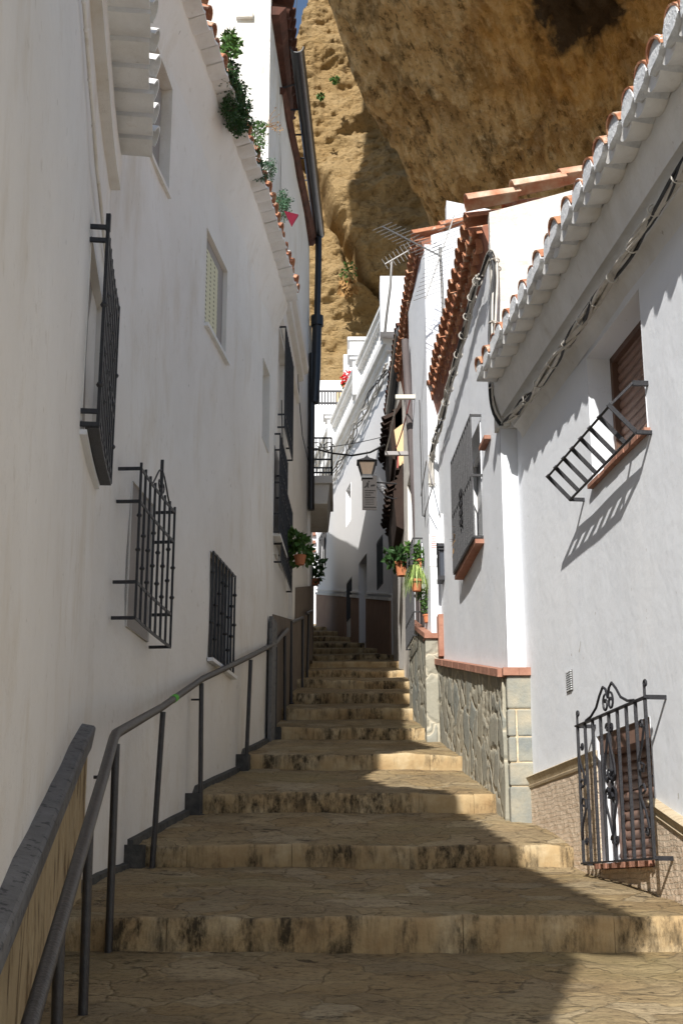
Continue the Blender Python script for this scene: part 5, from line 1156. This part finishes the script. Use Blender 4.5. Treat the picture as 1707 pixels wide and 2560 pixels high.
def wire(name, label, pts, r, m, sag=0, cat='cable', n=16, grp=None):
    P = [Vector(p) for p in pts]
    if len(P) == 2: P = [P[0].lerp(P[1], i / n) - Vector((0, 0, sag * 4 * (i / n) * (1 - i / n))) for i in range(n + 1)]
    mb = MB(); mb.tube(P, r, 6); o = mb.obj(name, m, smooth=60); return tag(o, label, cat, grp)
wire('street_cable', 'sagging black cable crossing the lane above the lantern', [at(770, 1118, 19), at(830, 1133, 18.4), at(880, 1139, 17.9), at(925, 1131, 17.7), at(962, 1112, 17.6)], .014, 'cable_black')
wire('thin_wire', 'thin wire stretched across the lane just above the black cable', [at(770, 1122, 19), at(965, 1090, 17.6)], .005, 'cable_black', .03)
wire('lightbulb_wire', 'thin wire looping beside the black gutter at the roof edge', [at(742, 0, 18), at(735, 80, 18), at(724, 140, 18.2), at(728, 180, 18.3), at(745, 225, 18.6), at(752, 260, 18.8), at(770, 318, 19.2)], .006, 'cable_black')
# loose wires on the white walls
for k, (lb, ps) in enumerate((('white wire drooping down the third house wall beside the meter box', ((1052, 1240), (1058, 1200), (1066, 1150), (1082, 1210), (1060, 1290))), ('thin dark wire running down beside the leaning pole', ((1048, 1000), (1050, 1090), (1053, 1190), (1056, 1290))))):
    wire('wall_wire', lb, [R3.P(R3.hit(x, y, .03)[0], R3.hit(x, y, .03)[1], .03) for x, y in ps], .006, 'cable_black' if k else 'pipe_grey')
for k, (lb, ps) in enumerate((('thin dark wires trailing down the narrow left house beside its window', ((704, 1000), (706, 1090), (712, 1190), (716, 1260))), ('looped wire crossing the narrow left house wall below its cornice', ((735, 820), (742, 900), (748, 1000), (756, 1090), (770, 1150))))):
    wire('wall_wire', lb, [L2.P(L2.hit(x, y, .03)[0], L2.hit(x, y, .03)[1], .03) for x, y in ps], .006, 'cable_black')
# leaning pole
mb = MB(); a, b = at(1012, 850, 15.0), at(1047, 1370, 14.9); mb.tube([a, a.lerp(b, .4) + Vector((-.005, 0, 0)), a.lerp(b, .8), b, Vector((b.x + .02, 14.9, ground_z(14.9)))], [.045, .048, .052, .056, .06], 10)
tag(mb.obj('wooden_pole', 'wood_grey', smooth=50), 'weathered grey wooden pole leaning beside the shaded house', 'pole')
# clothes bars with ropes
def cbar(label, x0, x1, y, Y, ropes):
    t = thing('clothesline_bar', label, 'clothesline', at(x0, y, Y), 'clothesline bars across the corner')
    mb = MB(); mb.bar(at(x0, y, Y), at(x1, y, Y), .05); mb.obj('bar', 'meter_cream' if 'upper' in label else 'pipe_grey', t, bevel=.004)
    for m, p, q in ropes:
        mb = MB(); a, b = Vector(p), Vector(q); mb.tube([a.lerp(b, i / 8) - Vector((0, 0, .05 * sin(pi * i / 8))) for i in range(9)], .008, 5); mb.obj('rope', m, t)
cbar('upper white bar with ropes beside the red eave', 988, 1078, 993, 14.6, [('cable_white', at(992, 995, 14.6), at(964, 1130, 16)), ('rope_red', at(1025, 996, 14.6), at(990, 1120, 16)), ('rope_red', at(1057, 996, 14.6), at(1022, 1080, 16))])
cbar('lower grey bar over the dark tiled canopy', 962, 1025, 1134, 16.0, [('rope_red', at(995, 1134, 16.0), at(993, 1170, 16.0))])

# ================================================================== ANTENNAS
def antenna(label, boom0, boom1, el, n, half, mast, Y, taper=True, stack=0):
    t = thing('tv_antenna', label, 'antenna', mast[-1], 'tv antennas over the right roofs')
    mb = MB(); mb.tube(mast, .016, 7); mb.obj('mast', 'metal_light', t, smooth=60)
    mb = MB(); mb.bar(boom0, boom1, .012); 
    for k in range(n):
        c_ = Vector(boom0).lerp(Vector(boom1), k / (n - 1)); hh = half * (.75 + .35 * k / n); mb.tube([c_ - el * hh, c_ + el * hh], .0032, 5)
    for d_ in range(stack):
        c_ = Vector(boom1) + Vector((0, 0, 0)); up_ = Vector((.1, 0, .30)) * (1 if d_ else -1)
        for k in range(9):
            c2 = c_ + up_ * (k + 1) / 6; mb.tube([c2 - el * half, c2 + el * half], .003, 5)
        mb.bar(c_, c_ + up_ * 1.6, .012)
    mb.obj('elements', 'metal_light', t)
Y_ = 12.6; b0, b1 = at(955, 566, Y_ - .35), at(1100, 640, Y_ + .25)
el = Vector((.74, -.67, 0)).normalized()
antenna('large many-pronged antenna sticking out over the lane between the red roofs', b0, b1, el, 15, .17, [b1 + Vector((0, 0, .1)), at(1105, 720, Y_ + .3), at(1112, 900, Y_ + .35)], Y_, stack=2)
Y_ = 14.8; b0, b1 = at(962, 660, Y_), at(1028, 622, Y_)
antenna('small antenna on a thin pole in front of the sunlit cliff', b0, b1, Vector((-.5, .2, 1)).normalized(), 8, .11, [at(979, 655, Y_), at(975, 720, Y_), at(966, 790, Y_ + .1), at(962, 830, Y_ + .2)], Y_)

# ================================================================== LANTERNS, SIGNS, BOXES
def lantern(name, label, c, s, par_grp=None, wallside=None):
    t = thing(name, label, 'lantern', c, par_grp)
    c = Vector(c); fr = MB(); gl = MB(); top = .26 * s; bt = .15 * s; h_ = .42 * s
    cor = lambda r, z: [c + Vector((a * r, b * r, z)) for a, b in ((-1, -1), (1, -1), (1, 1), (-1, 1))]
    T, B = cor(top, h_), cor(bt, 0)
    for i in range(4):
        fr.bar(T[i], B[i], .03 * s); fr.bar(T[i], T[(i + 1) % 4], .03 * s); fr.bar(B[i], B[(i + 1) % 4], .03 * s)
    fr.add(cor(top + .05 * s, h_) + cor(.10 * s, h_ + .13 * s), [(0, 1, 5, 4), (1, 2, 6, 5), (2, 3, 7, 6), (3, 0, 4, 7), (0, 3, 2, 1), (4, 5, 6, 7)])
    fr.add(cor(.09 * s, h_ + .13 * s) + cor(.05 * s, h_ + .19 * s), [(0, 1, 5, 4), (1, 2, 6, 5), (2, 3, 7, 6), (3, 0, 4, 7), (4, 5, 6, 7)])
    fr.lathe(c + Vector((0, 0, h_ + .19 * s)), [(.02 * s, 0), (.03 * s, .03 * s), (.01 * s, .06 * s), (.008 * s, .17 * s), (.001, .2 * s)], 8)
    fr.add(cor(bt + .0, -.005) + cor(bt + .02 * s, -.10 * s), [(0, 4, 5, 1), (1, 5, 6, 2), (2, 6, 7, 3), (3, 7, 4, 0), (7, 6, 5, 4)])
    fr.tube([c + Vector((0, 0, -.1 * s)), c + Vector((0, 0, -.18 * s))], .02 * s, 6)
    fr.obj('lantern_frame', 'iron', t)
    T, B = cor(top - .015 * s, h_ - .01), cor(bt - .01 * s, .01); gl.add(T + B, [(0, 1, 5, 4), (1, 2, 6, 5), (2, 3, 7, 6), (3, 0, 4, 7)]); gl.obj('glass', 'lamp_glass', t)
    return t
lc = at(917, 1190, 17.4); s_ = .44
l_ = lantern('street_lantern', 'black four-sided lantern on an iron arm over the lane', lc, s_)
mb = MB(); b = lc + Vector((0, 0, -.18 * s_)); e = Vector((.74, 17.5, b.z - .0)); mb.tube([b, e], .012, 6); mb.tube([b + Vector((.06, 0, 0)), b + Vector((.16, 0, -.1)), b + Vector((.24, 0, -.2)), b + Vector((.35, 0, -.24)), Vector((.74, 17.5, b.z - .2))], .009, 6)
mb.tube(scroll(b + Vector((.2, 0, -.11)), (1, 0, 0), (0, 0, 1), .06, 1.2, 14), .007, 5); mb.obj('arm', 'iron', l_)
# banner under it
t = thing('hanging_sign', 'grey vertical banner with figure pictogram and lines of text below the lantern', 'sign', at(924, 1275, 17.36))
bl, br_ = at(905, 1192, 17.36), at(942, 1275, 17.36); tl = at(906, 1190, 17.36)
mb = MB(); mb.box((bl.x, 17.35, br_.z), (br_.x, 17.37, tl.z)); mb.obj('panel', 'sign_shaded', t)
Wd, Hd = br_.x - bl.x, tl.z - br_.z
sp = lambda u, v: Vector((bl.x + Wd * u, 17.346, br_.z + Hd * v))
def blob(mb, pts): 
    f = [sp(u, v) for u, v in pts]; n_ = len(f); mb.add(f + [p + Vector((0, .003, 0)) for p in f], [tuple(range(n_)), tuple(range(n_, 2 * n_))[::-1]] + [(i, (i + 1) % n_, n_ + (i + 1) % n_, n_ + i) for i in range(n_)])
mb = MB()
blob(mb, [(.40, .84 + .0), (.44, .86), (.49, .85), (.50, .82), (.46, .805), (.41, .815)])
blob(mb, [(.30, .80), (.42, .80), (.46, .76), (.42, .70), (.44, .655), (.38, .65), (.35, .69), (.26, .66), (.12, .655), (.12, .67), (.24, .69), (.28, .74)])
blob(mb, [(.56, .73), (.72, .74), (.86, .745), (.9, .72), (.82, .71), (.80, .67), (.76, .70), (.66, .69), (.64, .655), (.60, .69)])
mb.obj('pictogram', 'ink', t)
mb = MB(); random.seed(3)
for v, u0, u1, hh in ((.565, .16, .9, .012), (.50, .18, .78, .012), (.435, .2, .58, .012), (.365, .16, .88, .014), (.31, .2, .8, .004), (.26, .2, .8, .004), (.21, .2, .8, .004), (.16, .2, .8, .004), (.075, .1, .95, .016)):
    u = u0
    while u < u1:
        w_ = random.uniform(.03, .09); blob(mb, [(u, v - hh), (min(u + w_, u1), v - hh), (min(u + w_, u1), v + hh * random.uniform(.6, 1)), (u, v + hh)]); u += w_ + .018
mb.obj('text_lines', 'ink', t)
random.seed(11)
# wall lantern box on third house
c_ = at(1105, 1410, 13.2)
t = thing('wall_lantern', 'old grey box lantern mounted at the corner below the white boards', 'lantern', c_)
x0, x1 = at(1094, 1400, 13.25).x, at(1121, 1400, 13.25).x; z0, z1 = at(1100, 1448, 13.25).z, at(1100, 1382, 13.25).z
mb = MB()
for x in (x0, x1):
    for y in (13.1, 13.24): mb.bar((x, y, z0), (x, y, z1), .014)
mb.box((x0 - .02, 13.08, z1 - .01), (x1 + .01, 13.3, z1 + .02)); mb.hexa([(x0 - .05, 13.06, z1 + .02), (x0 - .05, 13.32, z1 + .02), (x1 + .03, 13.32, z1 + .02), (x1 + .03, 13.06, z1 + .02), (x0 + .01, 13.12, z1 + .10), (x0 + .01, 13.3, z1 + .10), (x1 - .02, 13.3, z1 + .10), (x1 - .02, 13.12, z1 + .10)])
mb.box((x0 - .01, 13.08, z0 - .045), (x1 + .01, 13.28, z0)); mb.obj('lantern_frame', 'iron_grey', t, bevel=.003)
mb = MB(); mb.box((x0 + .008, 13.11, z0), (x1 - .008, 13.23, z1)); mb.obj('glass', 'glass_dark', t)
mb = MB(); mb.box((x0 + .03, 13.2, z1 - .06), (x1 + .0, 13.4, z1 - .03)); mb.obj('bracket', 'iron', t)
# two white boards
a, b = at(1092, 1285, 13.1), at(1110, 1366, 13.1); mb = MB(); mb.box((a.x, 13.09, b.z), (b.x, 13.11, a.z)); tag(mb.obj('white_board', 'sign_white'), 'tall blank white board just above the box lantern', 'board', 'white boards on the third house')
a, b = at(1072, 1336, 13.0), at(1091, 1416, 13.0); t = thing('notice_board', 'white notice with faint red writing left of the box lantern', 'notice', a); mb = MB(); mb.box((a.x, 12.99, b.z), (b.x, 13.01, a.z)); mb.obj('panel', 'sign_white', t)
mb = MB(); dx = b.x - a.x
for k in range(6):
    z = a.z - .03 - k * .022; u = .3
    while u < .92: w_ = random.uniform(.05, .12); mb.box((a.x + dx * u, 12.986, z), (a.x + dx * min(.97, u + w_), 12.989, z + .007)); u += w_ + .04
mb.obj('writing', 'ink_red', t)
# meter box
a, b = at(1071, 1285, 13.9), at(1083, 1308, 13.9); mb = MB(); mb.box((a.x, 13.85, b.z), (b.x + .03, 14.0, a.z)); mb.box((a.x + .01, 13.84, b.z - .02), (b.x, 13.9, b.z)); tag(mb.obj('meter_box', 'meter_cream', bevel=.006), 'small cream junction box on the wall above the red-lettered notice', 'junction box')
mb = MB(); a = at(1085, 1300, 13.7); mb.tube([a, at(1086, 1232, 13.7), at(1080, 1215, 13.7)], .008, 6); mb.tube([at(1060, 1292, 13.8), at(1084, 1222, 13.8)], .012, 6); tag(mb.obj('wall_bracket_pole', 'iron_grey'), 'slanting metal bracket on the white wall above the junction box', 'bracket')

# ================================================================== PLANTS
def leaves(mb, c, R, n, size, sc=(1, 1, 1), shape='leaf', core=.25, droop=0):
    c = Vector(c)
    for i in range(n):
        d = Vector((random.gauss(0, 1), random.gauss(0, 1), random.gauss(0, 1))).normalized(); rr = R * (core + (1 - core) * random.random() ** .6)
        p = c + Vector((d.x * sc[0], d.y * sc[1], d.z * sc[2])) * rr; s_ = size * random.uniform(.6, 1.3)
        a = (d + Vector((random.gauss(0, .7), random.gauss(0, .7), random.gauss(0, .7) - droop))).normalized(); b = a.cross(Vector((random.gauss(0, 1), random.gauss(0, 1), random.gauss(0, 1)))).normalized(); n_ = a.cross(b)
        mb.add([p, p + a * s_ * .5 + b * s_ * .3 + n_ * s_ * .05, p + a * s_, p + a * s_ * .5 - b * s_ * .3 + n_ * s_ * .05], [(0, 1, 2, 3)])
def weed(label, spots, m, size, dens, stems=True):
    c = Vector(spots[0][0]); t = thing('roof_weed', label, 'plant', c, 'weeds growing on the left eave'); mb = MB(); st = MB()
    for p, R, sc in spots:
        leaves(mb, p, R, int(dens * R * R * 9), size, sc); p = Vector(p)
        for k in range(7): st.tube([p + Vector((-.03, 0, -R * sc[2] * .3)), p + Vector((random.gauss(0, .4) * R, random.gauss(0, .4) * R * sc[1], random.gauss(.2, .4) * R))], [.005, .002], 4)
        for k in range(14):
            d = Vector((random.gauss(0, .6), random.gauss(0, .6), random.gauss(.1, .6))).normalized(); e = p + Vector((d.x * sc[0], d.y * sc[1], d.z * sc[2])) * R * 1.25
            leaves(mb, e, R * .22, 9, size * .9, (1, 1, 1))
    mb.obj('foliage', m, t); st.obj('stem', 'wood_brown', t)
ev = lambda x, y, z=6.30: atz(x, y, z)
EY = lambda x, y: LW.sz(x, y, 6.3)
def on_eave(x, y, dz=0, out=.2):
    # point over the eave edge seen at this pixel
    q, z = LW.hit(x, y, out); p = LW.P(q, z, out); return p
weed('bright green broad-leaved sprig, topmost on the left eave', [(on_eave(577, 105), .05, (1, 1, 1.1)), (on_eave(572, 125), .055, (1, 1, 1.1))], 'leaf', .055, 1700)
weed('long dark green creeping weed, largest on the left eave', [(on_eave(584, 175), .06, (.8, 1, 1.2)), (on_eave(574, 210), .085, (.9, 1, 1.2)), (on_eave(585, 245), .11, (.8, 1, 1.2)), (on_eave(592, 285), .10, (.9, 1, 1.1)), (on_eave(600, 310), .08, (1, 1, 1.0)), (on_eave(578, 268), .09, (.8, 1, 1.3)), (on_eave(566, 190), .07, (1, 1, 1.2)), (on_eave(590, 225), .08, (1, 1, 1.3)), (on_eave(606, 268), .07, (1, 1, 1.3)), (on_eave(588, 318), .06, (1, 1, 1))], 'leaf_dark', .028, 7000)
weed('bushy mid green weed just below the largest one on the eave', [(on_eave(640, 330), .09, (1, 1, 1)), (on_eave(636, 365), .085, (1, 1, 1.1)), (on_eave(648, 318), .05, (1.2, 1, .8))], 'leaf', .024, 5500)
weed('spiky green weed with brown stem above the pink pennant', [(on_eave(668, 425), .085, (1, 1, 1.1)), (on_eave(645, 410), .06, (1.2, 1, .7)), (on_eave(650, 440), .05, (1, 1, 1))], 'leaf_blue', .024, 5000)
weed('round bluish weed right next to the pink pennant', [(on_eave(703, 500), .085, (1, 1, .9)), (on_eave(700, 528), .075, (1, 1, 1.2)), (on_eave(712, 510), .06, (1, 1, 1))], 'leaf_blue', .026, 5000)
p = on_eave(722, 528, out=.3); mb = MB(); a, b, c_ = at(710, 527, p.y), at(746, 536, p.y), at(729, 567, p.y); mb.add([a, b, c_, a + Vector((0, .006, 0)), b + Vector((.0, .03, 0)), c_ + Vector((0, .006, 0))], [(0, 1, 2), (5, 4, 3), (0, 3, 4, 1), (1, 4, 5, 2), (2, 5, 3, 0)])
tag(mb.obj('pennant', 'cloth_red'), 'small crimson triangular pennant caught on the left eave', 'pennant')
mb = MB(); q0_ = on_eave(664, 318)
for k in range(9): a = at(664, 318, q0_.y); b = at(690 + random.uniform(-8, 12), 285 + random.uniform(-15, 50), q0_.y); mb.tube([a, a.lerp(b, .6) + Vector((0, 0, .03)), b], [.003, .0025, .001], 4); leaves(mb, b, .025, 6, .02)
tag(mb.obj('dry_twig', 'leaf_dry'), 'dry pale twigs sprouting beside the stained gable', 'twigs')
# plant on the narrow house window
c_ = L2.P(1.2, hG[2] + .05, .2); c_ = at(742, 1362, 15.2)
t = thing('window_plant', 'bright green leafy pot plant on the window grille of the narrow left house', 'potted plant', c_)
mb = MB(); leaves(mb, at(740, 1352, 15.1), .11, 130, .09, (1, 1, 1)); leaves(mb, at(755, 1380, 15.3), .13, 150, .09, (1, 1, 1.2)); mb.obj('foliage', 'leaf', t); mb = MB(); mb.lathe(at(750, 1412, 15.2), [(.05, 0), (.07, .1), (.075, .11)], 12); mb.obj('pot', 'pot', t)
c_ = at(790, 1420, 24.5); t = thing('wall_plant', 'small dark plant hanging at the far corner of the lane', 'potted plant', c_); mb = MB(); leaves(mb, at(789, 1412, 24.5), .16, 110, .12); leaves(mb, at(787, 1440, 24.5), .13, 80, .11); mb.obj('foliage', 'leaf_dark', t); mb = MB(); mb.lathe(at(786, 1450, 24.5) - Vector((0, 0, .1)), [(.07, 0), (.1, .12)], 10); mb.obj('pot', 'pot', t)
def pot(mb, c, r, h_): mb.lathe(c, [(r * .68, 0), (r * .95, h_ * .8), (r * 1.08, h_ * .8), (r * 1.1, h_), (r * .98, h_), (r * .9, h_ * .7)], 18)
pc = at(1041, 1478, 13.6)
t = thing('spider_plant', 'spider plant with long pale striped leaves in an orange clay pot, hung in the sun', 'potted plant', pc, 'flowerpots hung on the right wall')
mb = MB(); pot(mb, pc, .062, .12); mb.obj('pot', 'pot', t, smooth=40)
mb = MB(); mb.tube([pc + Vector((.066 * cos(a), .066 * sin(a), .085)) for a in [2 * pi * k / 16 for k in range(17)]], .003, 4); mb.tube([pc + Vector((.066, 0, .085)), pc + Vector((.11, .05, .09))], .004, 4); mb.obj('pot_ring', 'iron', t)
mb = MB(); top = pc + Vector((0, 0, .12))
for k in range(120):
    a = random.uniform(0, 2 * pi); L_ = random.uniform(.13, .30); up_ = random.uniform(.05, .17); dr = Vector((cos(a), sin(a) * .8, 0)); w_ = .009; vs = []
    for i in range(8):
        u = i / 7; p = top + dr * (L_ * .6 * u) + Vector((0, 0, up_ * sin(pi * min(1, u * .8)) * 1.2 - L_ * .9 * u ** 2.4)); s2 = Vector((-dr.y, dr.x, 0)) * w_ * (1 - u ** 2 * .9); vs += [p - s2, p + s2 + Vector((0, 0, .002))]
    mb.add(vs, [(2 * i, 2 * i + 1, 2 * i + 3, 2 * i + 2) for i in range(7)])
mb.obj('foliage', 'leaf_spider', t)
pc = at(1005, 1440, 14.9)
t = thing('hanging_plant', 'dark green plant in a shaded clay pot left of the spider plant', 'potted plant', pc, 'flowerpots hung on the right wall')
mb = MB(); pot(mb, pc, .085, .16); mb.obj('pot', 'pot', t, smooth=40); mb = MB(); leaves(mb, pc + Vector((0, 0, .22)), .16, 260, .08, (1.2, 1, .8), droop=.3); mb.obj('foliage', 'leaf_dark', t)
mb = MB(); mb.tube([pc + Vector((.08, 0, .1)), Vector((.86, 15.3, pc.z + .1))], .006, 5); mb.obj('pot_ring', 'iron', t)
pc = at(1055, 1400, 14.3)
t = thing('wall_plant', 'yellow-green leafy plant on the wall right above the spider plant', 'potted plant', pc, 'flowerpots hung on the right wall')
mb = MB(); leaves(mb, at(1036, 1375, 14.4), .10, 130, .06, (1, 1, .7)); leaves(mb, at(1055, 1392, 14.0), .09, 120, .05, (1, 1, .9)); mb.obj('foliage', 'leaf', t); mb = MB(); pot(mb, at(1050, 1420, 14.3), .05, .09); mb.obj('pot', 'pot', t)
pc = at(1063, 1545, 13.9)
t = thing('climbing_plant', 'dense small-leaved green plant behind the low window grille by the brick trim', 'potted plant', pc, 'flowerpots hung on the right wall')
mb = MB(); leaves(mb, at(1062, 1492, 13.7), .075, 260, .03, (.9, 1, 1.3)); leaves(mb, at(1066, 1525, 13.7), .06, 160, .03, (.8, 1, 1.2)); mb.obj('foliage', 'leaf', t); mb = MB(); pot(mb, at(1067, 1556, 13.7), .04, .08); mb.obj('pot', 'pot', t)
t = thing('dried_plant', 'withered straw-coloured plant stuck through the tall window grille', 'dry plant', at(1150, 1340, 11.6)); mb = MB(); cc = at(1147, 1335, 11.6)
for k in range(150):
    s0_ = cc + Vector((random.gauss(0, .022), random.gauss(0, .05), random.gauss(0, .05) - .02)); d = Vector((random.gauss(0, .5), random.gauss(0, .6), random.gauss(-.4, .8))).normalized(); L_ = random.uniform(.03, .11); sd = d.cross(Vector((.3, .5, .7))).normalized() * .006
    mb.add([s0_ - sd, s0_ + sd, s0_ + d * L_ + Vector((0, 0, -.02))], [(0, 1, 2)])
mb.obj('foliage', 'leaf_dry', t)
# red geranium in pot on the terrace house
pc = at(868, 975, 37.5)
t = thing('geranium', 'red flowers in a clay pot on the white terrace wall', 'potted plant', pc); mb = MB(); leaves(mb, at(866, 950, 37.4), .17, 120, .09); leaves(mb, at(870, 940, 37.4), .12, 60, .09); mb.obj('flowers', 'flower_red', t); mb = MB(); leaves(mb, at(871, 966, 37.45), .16, 110, .12); mb.obj('foliage', 'leaf', t); mb = MB(); pot(mb, at(868, 984, 37.4), .13, .22); mb.obj('pot', 'pot', t)
# tufts on the cliff
for lb, x, y, R in (('drooping grass tuft growing from the cleft in the sunlit cliff', 870, 680, .42), ('tiny green tuft high on the sunlit cliff near the overhang', 837, 198, .16), ('small green tuft on the cliff just below the tiny high one', 803, 240, .13)):
    c_ = at(x, y, 48.6); t = thing('cliff_plant', lb, 'plant', c_, 'plants rooted in the cliff'); mb = MB(); leaves(mb, c_, R, 90, .14, (.8, .5, 1), droop=.8); mb.obj('foliage', 'leaf', t)
    if R > .4:
        mb = MB(); leaves(mb, c_ - Vector((0, 0, .55)), R * .9, 120, .25, (.9, .4, 1.0), droop=2.5); mb.obj('dry_grass', 'leaf_dry', t)
